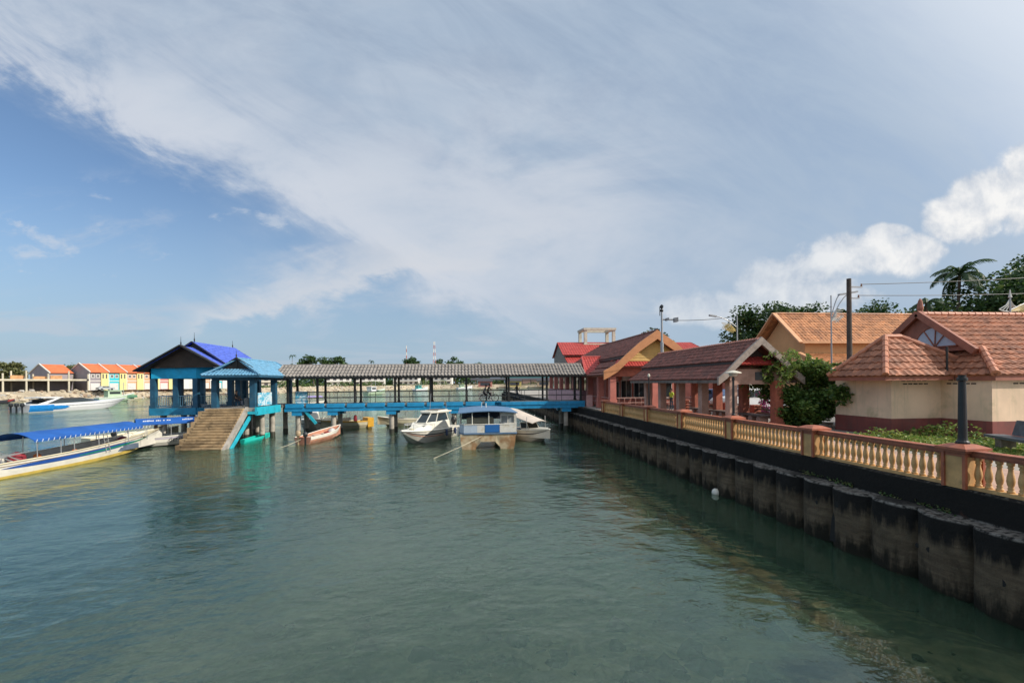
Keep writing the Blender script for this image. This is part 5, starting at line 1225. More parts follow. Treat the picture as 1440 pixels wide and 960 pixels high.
# terrace of two storey houses; local x along the row, local -y faces the channel
ang = R(69); A0 = Vector(C2(-139.6, 150.2)); dv = Vector(C2(math.cos(ang), math.sin(ang)))
rz = math.atan2(dv.y, dv.x)
OR = mat('bright_orange_tile', (.62, .15, .05), .6, .15, .8); WT = mat('white_trim', (.7, .66, .6), .7, .05)
HC = dict(grey=mat('mauve_grey_wall', (.27, .24, .26), .8, .06, .5), yellow=mat('lemon_wall', (.72, .64, .28), .8, .05), cyan=mat('cyan_wall', (.03, .48, .56), .7, .05), orange=mat('apricot_wall', (.66, .36, .20), .8, .05), white=mat('white_wall', (.68, .66, .62), .8, .05), red=mat('rose_wall', (.55, .20, .18), .8, .05))
DARKW = mat('shutter_dark', (.06, .06, .07), .5); ROLL = mat('roller_shutter', (.62, .60, .57), .6, .05)
W_, D_ = 5.35, 11.0
def terrace(i, c1, c2, label):
    o = A0 + dv * (W_ * i)
    t = thing('terrace_house', label, 'house', (o.x, o.y, 3.2), rz, 'terrace houses on the far shore')
    zh, zr = 6.3, 8.9
    mb = MB(); mb.prism([(.0, 0, 0), (.0, D_, 0), (.0, D_, zh), (.0, D_ / 2, zr), (.0, 0, zh)], (W_ - .05, 0, 0)); mb.build('wall', HC[c1], t)
    mb = MB(); mb.box(W_ * .60, W_ - .06, -.35, .02, 0, zh - .1); mb.build('bay', HC[c2], t)
    mb = MB(); mb.add([(.1, -.6, zh - .2), (W_ - .15, -.6, zh - .2), (W_ - .15, D_ / 2, zr + .12), (.1, D_ / 2, zr + .12), (W_ - .15, D_ + .5, zh - .2), (.1, D_ + .5, zh - .2)], [(0, 1, 2, 3), (3, 2, 4, 5)])
    mb.add([(.1, -.6, zh - .35), (W_ - .15, -.6, zh - .35), (W_ - .15, -.6, zh - .2), (.1, -.6, zh - .2)], [(0, 1, 2, 3)]); mb.build('roof', OR, t)
    mb = MB(); mb.bar((0, -.75, zh - .15), (0, D_ / 2, zr + .3), .3, .3); mb.bar((0, D_ + .6, zh - .15), (0, D_ / 2, zr + .3), .3, .3); mb.box(-.02, .28, -.12, .0, 0, zh - .2); mb.box(-.04, W_ * .6, -.1, -.005, 3.05, 3.3); mb.build('party_wall_trim', WT, t)
    for k in (0, 1):
        x = .6 + k * 1.35; mb = MB(); mb.box(x, x + 1.0, -.06, .0, 4.2, 5.4); w = mb.build('window', WT, t); mb = MB(); mb.box(x + .16, x + .46, -.09, -.061, 4.4, 5.2); mb.box(x + .54, x + .84, -.09, -.061, 4.4, 5.2); mb.build('pane', DARKW, w)
    for k in (0, 1):
        x = W_ * .6 + .35 + k * .95; mb = MB(); mb.box(x, x + .35, -.39, -.351, 4.0, 5.5); mb.build('slit_window', DARKW, t)
    mb = MB(); mb.box(.45, W_ * .55, -.05, .0, .1, 2.4); mb.build('roller_door', ROLL, t)
for i, c1, c2, lab in ((0, 'grey', 'yellow', 'mauve grey end house of the terrace with bare gable wall'), (1, 'cyan', 'yellow', 'cyan terrace house beside the grey end house'), (2, 'orange', 'yellow', 'apricot terrace house next to the cyan one'), (3, 'orange', 'yellow', 'apricot terrace house half hidden behind the pavilion eaves'), (4, 'red', 'yellow', 'rose terrace house seen between the pavilion columns'), (5, 'yellow', 'white', 'lemon terrace house seen between the pavilion columns'), (6, 'white', 'red', 'white terrace house seen between the pavilion columns'), (7, 'orange', 'white', 'apricot terrace house far down the row behind the pavilion'), (8, 'cyan', 'white', 'last cyan terrace house of the row behind the pavilion')):
    terrace(i, c1, c2, lab)
# second block on the left
o = A0 - dv * 7.0 + Vector((-dv.y, dv.x)) * 7.0
t = thing('gable_house', 'grey gabled house with orange roof behind the unfinished concrete frame', 'house', (o.x, o.y, 3.2), rz)
mb = MB(); mb.prism([(0, 0, 0), (0, D_, 0), (0, D_, 6.0), (0, D_ / 2, 8.6), (0, 0, 6.0)], (6, 0, 0)); mb.build('wall', HC['grey'], t)
mb = MB(); mb.add([(-.1, -.6, 5.8), (6.1, -.6, 5.8), (6.1, D_ / 2, 8.75), (-.1, D_ / 2, 8.75), (6.1, D_ + .5, 5.8), (-.1, D_ + .5, 5.8)], [(0, 1, 2, 3), (3, 2, 4, 5)]); mb.build('roof', OR, t)
mb = MB(); mb.bar((-.1, -.7, 5.85), (-.1, D_ / 2, 8.85), .3); mb.bar((-.1, D_ + .6, 5.85), (-.1, D_ / 2, 8.85), .3); mb.build('gable_trim', WT, t)
# unfinished concrete frame
o = A0 - dv * 27.5 + Vector((dv.y, -dv.x)) * .5
t = thing('unfinished_building', 'unfinished concrete frame building with bare columns and rubble on its slab', 'building', (o.x, o.y, 3.2), rz)
CF = mat('raw_concrete', (.52, .47, .36), .9, .15, .5)
mb = MB(); mb.box(-24, 26.5, -.3, 9, 3.2, 3.75); mb.build('floor_slab', CF, t)
k = 0
for x in range(-23, 28, 5):
    hgt = 6.3 if (x // 5) % 2 == 0 else 5.4
    for y in (0, 8.4):
        mb = MB(); mb.box(x - .2, x + .2, y - .2, y + .2, 0, 3.2); mb.box(x - .17, x + .17, y - .17, y + .17, 3.75, hgt); mb.build('column', CF, t)
for x in (-21, -12, -2, 9, 14, 18): mb = MB(); mb.box(x, x + rnd.uniform(2, 4), 1.0, 1.3, 3.752, 4.2 + rnd.random() * 1.0); mb.build('brick_wall', mat('raw_brick', (.50, .27, .13), .9, .2, 1.), t)
mb = MB(); mb.box(-22, 25, 8.6, 8.8, 0, 3.19); mb.build('rear_wall', mat('dark_block_wall', (.22, .2, .18), .9, .3, .3), t)  # rear wall in a darker block tone than the frame
# parked car on the far shore
def car(label, x, y, z, rzz, body, kind='car', group=None):
    t = thing('pickup_truck' if kind == 'pickup' else 'parked_car', label, kind, (x, y, z), rzz, group)
    L = 2.3; 
    side = [(-L, .35), (-L, .92), (-1.9, 1.0), (-1.4, 1.42), (.5, 1.45), (1.15, 1.0), (2.15, .88), (L, .7), (L, .35)] if kind == 'car' else [(-2.5, .45), (-2.5, 1.05), (-.6, 1.06), (-.55, 1.68), (.75, 1.70), (1.45, 1.15), (2.4, 1.05), (2.6, .85), (2.6, .45)]
    mb = MB(); n = len(side); vs = []
    for yy, q in ((-.86, 0.), (-.80, 1.), (.80, 1.), (.86, 0.)):
        for (a, b) in side: vs.append((a * (.985 if q else 1), yy * (1 - .12 * max(0, b - 1.0) / .6) , b + (.02 if q else 0)))
    fs = [tuple(range(n)), tuple(range(4 * n - 1, 3 * n - 1, -1))] + [(j * n + k, (j + 1) * n + k, (j + 1) * n + (k + 1) % n, j * n + (k + 1) % n) for j in range(3) for k in range(n)]
    mb.add(vs, fs); b_ = mb.build('body', body, t)
    gz = (1.02, 1.38) if kind == 'car' else (1.12, 1.6); xs = ((-1.3, -.3), (-.2, .78)) if kind == 'car' else ((-.42, .28), (.34, 1.0))
    for sd in (-1, 1):
        for (a, b) in xs:
            mb = MB(); y_ = sd * .865
            mb.prism([(a, y_, gz[0]), (b, y_, gz[0]), (b - (.28 if b > .5 else 0), y_ * .975, gz[1]), (a + (.2 if a < -1 else 0), y_ * .975, gz[1])], (0, sd * .006, 0)); mb.build('window', GL, t)
    f = ((1.13, 1.04), (.55, 1.41)) if kind == 'car' else ((1.43, 1.2), (.8, 1.66))
    mb = MB(); mb.add([(f[0][0] + .02, -.7, f[0][1] + .01), (f[0][0] + .02, .7, f[0][1] + .01), (f[1][0] + .02, .62, f[1][1] + .01), (f[1][0] + .02, -.62, f[1][1] + .01)], [(0, 1, 2, 3)]); mb.build('windscreen', GL, t)
    for wx in (-1.4, 1.4):
        for sd in (-1, 1):
            mb = MB(); pr = [(.12, -.12), (.33, -.11), (.34, 0), (.33, .1), (.12, .11)]
            vs = []; m = 16
            for r, yy in pr: vs += [(wx + r * math.cos(6.2832 * k / m), sd * .8 + yy, .34 + r * math.sin(6.2832 * k / m)) for k in range(m)]
            mb.add(vs, [(j * m + k, j * m + (k + 1) % m, (j + 1) * m + (k + 1) % m, (j + 1) * m + k) for j in range(4) for k in range(m)] + [tuple(range(m)), tuple(range(5 * m - 1, 4 * m - 1, -1))]); w = mb.build('wheel', BLK, t)
    for sd in (-1, 1):
        mb = MB(); e = side[-2]; mb.box(e[0] - .12, e[0] + .01, sd * .62 - .16, sd * .62 + .16, e[1] - .16, e[1] - .02); mb.build('headlight', mat('lamp_glass', (.7, .7, .68), .15), t)
    return t
WCAR = mat('white_car_paint', (.68, .69, .70), .25, .03); SCAR = mat('silver_car_paint', (.40, .42, .43), .3, .05)
o = A0 + dv * 3.2 + Vector((dv.y, -dv.x)) * 2.6; car('silver car parked before the grey terrace house on the far shore', o.x, o.y, 3.2, rz, SCAR)
car('white pickup truck parked beyond the near end of the shelter', 20.0, 30.4, 2.36, R(187), WCAR, 'pickup')
car('white car parked further back behind the shelter columns', 27.5, 41.5, 2.36, R(100), WCAR, group='cars parked in the car park')
car('silver car with dark windows parked deep in the car park', 31.2, 42.0, 2.36, R(98), SCAR, group='cars parked in the car park')
car('blue grey car parked left of the others behind the shelter', 24.0, 42.5, 2.36, R(95), mat('blue_car_paint', (.06, .10, .2), .25), group='cars parked in the car park')
# white flats across the water, seen under the jetty roof
def flats(label, vx, vy, w, floors, rot, m, roofm=None):
    x, y = C2(vx, vy); t = thing('white_building', label, 'building', (x, y, 3.2), rot, 'white buildings on the far shore')
    h = floors * 3.2; mb = MB(); mb.box(-w / 2, w / 2, 0, 9, 0, h); mb.box(-w / 2 - .3, w / 2 + .3, -1.2, 9, h, h + .4); mb.build('wall', m, t)
    for f in range(floors):
        n = max(2, int(w / 4))
        for k in range(n): x_ = -w / 2 + w * (k + .5) / n; mb = MB(); mb.box(x_ - 1.1, x_ + 1.1, -.06, 0, f * 3.2 + .9, f * 3.2 + 2.5); mb.build('window', DARKW, t)
        mb = MB(); mb.box(-w / 2, w / 2, -1.1, -.01, f * 3.2 + 3.0, f * 3.2 + 3.2); mb.build('balcony_slab', m, t)
WW = HC['white']
yw = R(-5.8)
flats('long low cream building at the left end of the far shore', -172, 310, 44, 2, yw + .5, mat('cream_far_wall', (.56, .52, .44), .8))
flats('white flats between the first and second bay of the jetty', -128, 335, 18, 3, yw + .3, WW)
flats('white flats with dark windows in the second bay of the jetty', -108, 345, 22, 3, yw + .2, WW)
flats('stepped white flats in the third bay of the jetty', -84, 360, 20, 3, yw, WW)
flats('small white house in the fourth bay of the jetty', -56, 366, 15, 2, yw, WW)
flats('white house beyond the fourth jetty post', -66, 372, 10, 3, yw, WW)
x, y = C2(4, 372); t = thing('teal_shed', 'long shed with teal roof behind the cyclists on the far shore', 'shed', (x, y, 3.2), yw)
mb = MB(); mb.box(-8, 34, 0, 10, 0, 4.6); mb.build('wall', mat('rust_wall', (.3, .2, .17), .8, .3), t); mb = MB(); mb.prism([(-9, -1, 4.5), (-9, 11, 4.5), (-9, 5, 7.4)], (44, 0, 0)); mb.build('roof', mat('teal_roof', (.06, .30, .30), .6, .15), t)
x, y = C2(-32, 350); t = thing('far_jetty', 'long dark roofed jetty on the far shore behind the cyclists', 'jetty', (x, y, WL), yw)
mb = MB(); mb.prism([(0, 0, 6.4), (0, 6, 6.4), (0, 3, 8.0)], (74, 0, 0)); mb.build('roof', mat('dark_far_roof', (.05, .05, .06), .8), t)
for k in range(12): mb = MB(); mb.box(k * 6.6, k * 6.6 + .5, 1, 1.5, -1, 6.4); mb.build('post', mat('dark_far_roof', (.05, .05, .06)), t)
mb = MB(); mb.box(0, 74, .5, 5.5, 2.3, 2.8); mb.build('deck', CF, t)
for k, (vx, vy, m, lab) in enumerate(((-20, 338, mat('rose_shed', (.5, .2, .16), .8), 'rose coloured kiosk at the far jetty'), (2, 342, mat('yellow_shed', (.6, .46, .16), .8), 'yellow kiosk behind the cyclists on the far shore'), (24, 342, mat('tan_shed', (.5, .36, .24), .8), 'tan kiosk left of the walking man on the far shore'))):
    x, y = C2(vx, vy); t = thing('kiosk', lab, 'kiosk', (x, y, 1.4), yw, 'kiosks on the far shore'); mb = MB(); mb.box(-5, 5, 0, 5, 0, 4.2); mb.build('wall', m, t); mb = MB(); mb.prism([(-5.6, -.6, 4.2), (-5.6, 5.6, 4.2), (-5.6, 2.5, 5.6)], (11.2, 0, 0)); mb.build('roof', mat('dark_far_roof', (.05, .05, .06)), t); mb = MB(); mb.box(-3.5, 3.5, -.05, 0, 1, 3.2); mb.build('opening', DARKW, t)
# radio masts
for lab, vx, vy, h, w in (('red and white lattice radio mast above the trees', -68, 400, 38, 1.8), ('thin distant radio mast left of the lattice one', -96, 415, 36, .5)):
    x, y = C2(vx, vy); t = thing('radio_mast', lab, 'mast', (x, y, 3.0), 0, 'radio masts on the far shore'); n = 12
    for k in range(n):
        m = mat('mast_red', (.42, .15, .13), .6) if k % 2 == 0 else WT; z0, z1 = h * k / n, h * (k + 1) / n; wa, wb_ = w * (1 - .75 * k / n), w * (1 - .75 * (k + 1) / n); mb = MB()
        for sx in (-1, 1):
            for sy in (-1, 1): mb.bar((sx * wa, sy * wa, z0), (sx * wb_, sy * wb_, z1), .22)
        mb.bar((-wa, -wa, z0), (wb_, -wb_, z1), .15); mb.bar((wa, -wa, z0), (-wb_, -wb_, z1), .15); mb.build('lattice_section', m, t)
# ---------------------------------------------------------------- vegetation
G1 = leafmat('leaf_dark', (.018, .050, .014), (.035, .085, .02)); G2 = leafmat('leaf_mid', (.035, .085, .02), (.07, .13, .028)); G3 = leafmat('leaf_light', (.09, .15, .03), (.15, .20, .045))
GO = leafmat('leaf_olive', (.10, .12, .045), (.16, .16, .06)); BARK = mat('bark', (.12, .085, .06), .9, .3, 5., .5, 20.)
def leaf(mb, p, s, mi, r, tilt=1.):
    a = Vector((r.uniform(-1, 1), r.uniform(-1, 1), r.uniform(-.55, .35) * tilt)).normalized(); b = a.cross(Vector((r.uniform(-1, 1), r.uniform(-1, 1), r.uniform(.2, 1)))).normalized()
    n_ = a.cross(b) * s * .12; L = a * s; W = b * s * .36
    mb.add([p, p + L * .5 + W - n_, p + L, p + L * .5 - W - n_], [(0, 1, 2, 3)], mi)
def tree(name, label, cat, base, h, rx_, ry_, n, ls, mats, seed, trunk=.25, crown_lo=.35, clumps=26, group=None, flat=.75, wts=None):
    r = random.Random(seed); t = thing(name, label, cat, base, 0, group)
    cz0 = h * crown_lo; cc = Vector((0, 0, (h + cz0) / 2)); rz_ = (h - cz0) / 2
    mb = MB(); mb.tube([(0, 0, -.1), (r.uniform(-.1, .1), r.uniform(-.1, .1), h * .3), (r.uniform(-.3, .3), 0, h * .62)], [trunk, trunk * .75, trunk * .35], 8)
    cl = []
    for k in range(clumps):
        while True:
            q = Vector((r.uniform(-1, 1), r.uniform(-1, 1), r.uniform(-1, 1)))
            if .35 < q.length < 1: break
        p = cc + Vector((q.x * rx_, q.y * ry_, q.z * rz_)) * .82; cl.append((p, r.uniform(.55, 1.1) * min(rx_, rz_) * .42))
    for p, s in cl[:9]: mb.tube([(0, 0, h * .28), (p.x * .5, p.y * .5, (h * .3 + p.z) / 2), tuple(p)], [trunk * .5, trunk * .3, trunk * .1], 6)
    mb.build('trunk', BARK, t)
    mb = MB(); W = wts or [1] * len(mats)
    for i in range(n):
        p, s = cl[i % clumps]; cmi = (i % clumps)
        d = Vector((r.gauss(0, 1), r.gauss(0, 1), r.gauss(0, 1))).normalized() * (s * r.random() ** .4); d.z *= flat
        mi = r.choices(range(len(mats)), W)[0]
        leaf(mb, p + d, ls * r.uniform(.6, 1.3), mi, r)
    mb.build('crown', mats, t)
    return t
tree('broad_tree', 'big dark rounded tree behind the long shelter left of the orange roof', 'tree', (37.5, 52, 2.36), 12.2, 6.2, 5, 15000, .4, [G1, G2, G3], 1, .4, .25, 60, 'trees behind the car park', wts=[5, 4, 1])
tree('broad_tree', 'dark tree crown just above the left end of the orange roof ridge', 'tree', (46.5, 57, 2.36), 12.6, 5.5, 4, 9000, .42, [G1, G2, G3], 2, .4, .3, 40, 'trees behind the car park', wts=[5, 4, 1])
tree('slim_tree', 'slim dark tree rising over the middle of the orange roof', 'tree', (50.6, 58, 2.36), 13.6, 1.6, 1.6, 3000, .38, [G1, G1, G2], 3, .3, .5, 14, 'trees behind the car park')
tree('broad_tree', 'low dark tree behind the utility pole above the orange roof', 'tree', (57, 57, 2.36), 13.4, 4.6, 4, 8000, .42, [G1, G2, G3], 4, .4, .3, 40, 'trees behind the car park', wts=[5, 4, 1])
tree('broad_tree', 'mid green tree over the right end of the orange roof', 'tree', (63.5, 57, 2.36), 13.9, 4.6, 4, 8500, .42, [G1, G2, G3], 5, .4, .3, 40, 'trees behind the car park', wts=[2, 5, 3])
tree('broad_tree', 'dense dark tree below the coconut palm behind the rest house', 'tree', (58, 43, 2.36), 15.2, 7, 5, 21000, .42, [G1, G2, G3], 6, .4, .2, 70, 'trees behind the rest house', wts=[5, 4, 1])
tree('broad_tree', 'tall spreading tree at the right edge behind the rest house', 'tree', (68.5, 44, 2.36), 19.5, 7, 6, 19000, .42, [G1, G2, G3], 7, .5, .25, 60, 'trees behind the rest house', wts=[4, 5, 2])
tree('broad_tree', 'dark lower tree right of the ornate lamp behind the rest house', 'tree', (63, 36, 2.36), 13.0, 6, 5, 14000, .4, [G1, G2, G3], 8, .4, .15, 60, 'trees behind the rest house', wts=[5, 4, 1])
tree('thin_tree', 'thin grey green treetop right of the terminal gable', 'tree', (25.0, 58, 2.36), 9.6, 2.2, 1.8, 900, .4, [mat('pale_leaf', (.12, .15, .11), .7), G1], 9, .2, .6, 16)
def palm(label, base, h, L, n, seed, mats, lean=.6, group=None):
    r = random.Random(seed); t = thing('coconut_palm', label, 'palm', base, 0, group)
    mb = MB(); mb.tube([(0, 0, -.1), (lean * .2, 0, h * .3), (lean * .6, 0, h * .7), (lean, 0, h)], [.24, .18, .15, .13], 8); mb.build('trunk', BARK, t)
    mb = MB(); top = Vector((lean, 0, h))
    for k in range(n):
        az = 6.2832 * k / n + r.uniform(-.2, .2); el = r.uniform(-.25, 1.25); d = Vector((math.cos(az), math.sin(az), 0)); pts = []; ll = L * r.uniform(.8, 1.1)
        p = top.copy(); e = el
        for j in range(11): pts.append(p.copy()); p = p + (d * math.cos(e) + Vector((0, 0, math.sin(e)))) * ll / 10; e -= .17 * (1 + j * .06)
        mb.tube(pts, [.05 - .004 * j for j in range(11)], 4, 0)
        sd = d.cross(Vector((0, 0, 1)))
        for j in range(1, 10):
            for q in (0, .33, .66):
                b = pts[j] + (pts[j + 1 if j < 10 else j] - pts[j]) * q; w = ll * .24 * math.sin(math.pi * min(1, (j + q + .6) / 10.8)) + .05; ax_ = (pts[j + 1] - pts[j]).normalized()
                for s in (-1, 1):
                    tip = b + sd * s * w * .75 + ax_ * w * .45 - Vector((0, 0, w * r.uniform(.35, .7))); wd = ax_ * .07
                    mb.add([b - wd, b + wd, tip], [(0, 1, 2)], r.choice((0, 0, 1)))
    mb.build('crown', mats, t)
palm('coconut palm with drooping fronds rising above the rest house roof', (53.6, 45, 2.36), 13.6, 3.5, 24, 11, [G1, G2], .8)
palm('small drooping palm at the left of the dense tree above the rest house finial', (44.5, 40, 2.36), 9.6, 1.9, 9, 12, [G1, G1], .2)
# far shore trees
def C3(vx, vy, z=3.0): x, y = C2(vx, vy); return (x, y, z)
far_trees = (('olive feathery tree at the far left edge above the unfinished building', -176, 158, 11.0, 7, GO, 2600, .8), ('olive tree left of the gabled grey house', -166, 172, 10.2, 4.5, GO, 1600, .7), ('small dark tree between the two olive trees', -176, 170, 7.5, 3, G2, 700, .7),
 ('broad dark tree mound above the left half of the jetty roof', -162, 372, 26, 13, G1, 3000, 1.8), ('second dark tree mound joined to the broad one above the jetty roof', -147, 380, 28, 9, G1, 2200, 1.8), ('dark tree left of the lattice mast', -86, 392, 26, 8, G1, 2200, 1.7), ('pale rounded tree right below the lattice mast', -66, 410, 24, 7, G2, 1800, 1.7), ('dark tree right of the lattice mast', -49, 392, 24, 11, G1, 2200, 1.7), ('low tree at the right end of the mast tree line', -32, 396, 20, 8, G2, 1500, 1.7), ('small dark tree left of the broad mound above the jetty', -184, 380, 20, 5, G1, 900, 1.6))
for k, (lab, vx, vy, h, rr_, m, n, ls) in enumerate(far_trees):
    tree('shore_tree', lab, 'tree', C3(vx, vy), h, rr_, rr_ * .7, n, ls, [m, G2 if m is G1 else m], 30 + k, .4, .25, 24, 'trees on the far shore')
palm('lone thin palm whose top stands above the jetty roof', C3(-189, 390), 26, 4.5, 10, 21, [G1, G1], 1., 'palms on the far shore')
palm('low palm top just above the middle of the jetty roof', C3(-146 + 22, 400), 21, 4.0, 10, 22, [G1, G1], 1., 'palms on the far shore')
# bushes on the far bank, too many to count
mb = MB(); r = random.Random(5)
for i in range(5200):
    k = r.choice((4, 5, 5, 6, 6, 6, 7, 8)); a, b = bank[k], bank[k + 1]; t = r.random(); p = Vector((a[0] + (b[0] - a[0]) * t, a[1] + (b[1] - a[1]) * t, 3.0)); d = Vector((b[0] - a[0], b[1] - a[1], 0)).normalized()
    hh = max(0, math.sin(t * 23 + k) + math.sin(t * 9.1 + k * 2) + .6) * 1.6
    p += Vector((-d.y, d.x, 0)) * r.uniform(0, 12); p.z += r.random() * hh; leaf(mb, p, r.uniform(.8, 1.7), r.choice((0, 0, 1, 2)), r)
tag(mb.build('shore_scrub', [G2, G3, GO]), 'green scrub along the top of the far shore', 'scrub', kind='stuff')
mb = MB(); 
for i in range(9000):
    vx = r.uniform(-420, 60); vy = 400 + r.random() * 45 + abs(vx) * .1; hh = 10 + 4 * math.sin(vx * .07) + 3 * math.sin(vx * .19 + 1); x, y = C2(vx, vy); leaf(mb, Vector((x, y, 3 + hh * r.random() ** .7)), r.uniform(2., 4.), r.choice((0, 0, 0, 1)), r)
tag(mb.build('far_woods', [G1, G2]), 'dark line of distant woods behind the white buildings', 'woods', kind='stuff')

# bougainvillea bush by the rest house
r = random.Random(77); t = thing('bush', 'tall leafy bush with light arching sprays beside the cream rest house', 'bush', (16.75, 20.95, 2.36))
mb = MB(); cl = []
for k in range(52):
    a = r.uniform(0, 6.28); q = r.random() ** .5; z = r.uniform(.2, 3.1); w = 2.15 * min((z + .5) / 1.9, 1) * min((3.8 - z) / 1.4, 1); cl.append((Vector((math.cos(a) * q * w - .1, math.sin(a) * q * w, z)), r.uniform(.3, .55)))
for k in range(7): a = r.uniform(0, 6.28); mb.tube([(.06 * math.cos(a), .06 * math.sin(a), -.05), (.25 * math.cos(a), .25 * math.sin(a), .8), (.7 * math.cos(a), .7 * math.sin(a), 2.0)], [.06, .04, .015], 6)
sprays = []
for k in range(34):
    a = r.uniform(0, 6.28); a = a if k % 2 else r.uniform(2.6, 3.9); p = Vector((.7 * math.cos(a), .7 * math.sin(a), r.uniform(2.1, 3.1))); e = r.uniform(.5, 1.35); pts = []; L = r.uniform(1.4, 2.7)
    for j in range(9): pts.append(p.copy()); p = p + Vector((math.cos(a) * math.cos(e), math.sin(a) * math.cos(e), math.sin(e))) * L / 8; e -= .26
    mb.tube(pts, .012, 4); sprays.append(pts)
mb.build('stem', BARK, t)
mb = MB()
for i in range(24000):
    p, s = cl[i % len(cl)]; d = Vector((r.gauss(0, 1), r.gauss(0, 1), r.gauss(0, 1))).normalized() * s * r.random() ** .4; q = p + d; mi = r.choices((0, 1, 2), (2.5, 5, 1.2 + 1.3 * max(0, q.z - 1.2)))[0]; leaf(mb, q, r.uniform(.11, .21), mi, r)  # pale leaves likelier higher up: sunlit top put into the leaf colour
for pts in sprays:
    for j in range(len(pts) - 1):
        for q in range(14): p = pts[j] + (pts[j + 1] - pts[j]) * r.random() + Vector((r.gauss(0, .05), r.gauss(0, .05), r.gauss(0, .04))); leaf(mb, p, r.uniform(.08, .15), r.choice((1, 2, 2)), r)
mb.build('foliage', [G2, leafmat('bush_mid', (.075, .16, .028), (.13, .23, .045), .4), leafmat('bush_light', (.15, .23, .045), (.24, .31, .07), .4)], t)
t = thing('flowering_bush', 'small bush with magenta flowers behind the tall bush', 'bush', (17.5, 25.2, 2.36)); mb = MB()
for i in range(800): leaf(mb, Vector((r.gauss(0, .14), r.gauss(0, .14), r.uniform(.1, 1.6))), r.uniform(.08, .14), r.choice((0, 1, 1, 1)), r)
mb.build('foliage', [G1, mat('magenta_bract', (.42, .02, .20), .6)], t); mb = MB(); mb.tube([(0, 0, -.05), (0, .05, 1.2)], [.05, .02], 6); mb.build('stem', BARK, t)
# weeds against the wall
mb = MB(); GY = leafmat('leaf_yellowgreen', (.22, .27, .05), (.34, .35, .08))
for i in range(14000):
    q = r.random(); y = 11.0 + 5.2 * r.random(); x0_ = 13.9 + max(0, (14.0 - y)) * .25; x = x0_ + (18.6 - x0_) * r.random() if y > 14.6 and False else x0_ + r.random() ** 1.2 * 4.2
    if y > 14.5 and x > 18.8: continue
    hump = (.16 + .62 * max(0, math.sin(x * 1.3 + y * .6)) * max(0, math.sin(y * .9 + .8))) * (1 if x > 14.3 else .5)
    leaf(mb, Vector((x, y, 2.36 + hump * r.random())), r.uniform(.06, .15), r.choice((0, 1, 1, 2)), r)
tag(mb.build('weeds', [leafmat('bush_mid', (.05, .12, .022), (.095, .18, .036)), GY, leafmat('bush_light', (.15, .23, .045), (.24, .31, .07))]), 'yellow green weeds growing round the bench and rest house wall', 'weeds', kind='stuff')
mb = MB()
for i in range(260):
    y = r.uniform(5.5, 13.5); k = math.sin(y * 2.2) + math.sin(y * 5.1)
    if k < .2: continue
    for j in range(5): leaf(mb, Vector((10.24 + r.gauss(0, .04), y + r.gauss(0, .08), 1.80 + r.random() * .08)), r.uniform(.04, .09), r.choice((0, 1)), r, 2.)
tag(mb.build('ledge_weeds', [G2, GO]), 'sparse small weeds on the sea wall ledge', 'weeds', kind='stuff')
mb = MB(); mb.add([(0, 0, 0), (.22, .05, 0), (.3, .2, 0), (.1, .28, 0), (.12, .1, .14), (.2, .16, .11)], [(0, 1, 4), (1, 2, 5, 4), (2, 3, 5), (3, 0, 4, 5)]); tag(mb.build('plastic_bag', FIB, None, loc=(14.6, 15.6, 2.37)), 'crumpled white plastic bag on the ground by the rest house base', 'bag')

tree('broad_tree', 'unseen tree added right of the view to shade the near promenade', 'tree', (20.5, -1.0, 2.36), 10.0, 3.6, 3.6, 7000, .42, [G1, G2, G3], 51, .3, .3, 50, 'trees added out of view for shade')  # unseen tree, added outside the view to cast shade on promenade and water

# ---------------------------------------------------------------- poles, wires, lamps
WOOD = mat('dark_pole_timber', (.075, .058, .048), .85, .25, 4.); GALV = mat('galvanised_steel', (.34, .35, .36), .45, .1, 3., metal=.4)
t = thing('utility_pole', 'thick dark timber utility pole before the orange roof', 'pole', (24.0, 26.3, 2.36)); mb = MB(); mb.tube([(0, 0, 0), (0, 0, 8.6)], [.17, .13], 12); mb.build('shaft', WOOD, t)
mb = MB(); mb.box(-.1, .9, -.04, .04, 8.05, 8.13); mb.box(-.1, .7, -.04, .04, 7.35, 7.42); mb.build('bracket', GALV, t)
for x, z in ((.85, 8.2), (.65, 7.5)): mb = MB(); mb.lathe([(.04, -.07), (.06, -.02), (.03, .03), (.05, .07), (.02, .1)], (x, 0, z), 8); mb.build('insulator', mat('brown_insulator', (.2, .09, .05), .3), t)
def wire(label, a, b, sag):
    mb = MB(); a, b = Vector(a), Vector(b); mb.tube([a + (b - a) * (i / 16) - Vector((0, 0, sag * 4 * (i / 16) * (1 - i / 16))) for i in range(17)], .022, 5); tag(mb.build('overhead_wire', BLK), label, 'wire')
wire('upper overhead wire running right from the utility pole', (24.9, 26.3, 10.62), (60, 31, 13.9), .3); wire('lower overhead wire running right from the utility pole', (24.7, 26.3, 9.92), (60, 31, 12.2), .3)
wire('overhead wire from the floodlight mast to the street lamp', (14.7, 33, 9.25), (20.5, 33.5, 9.55), .12)
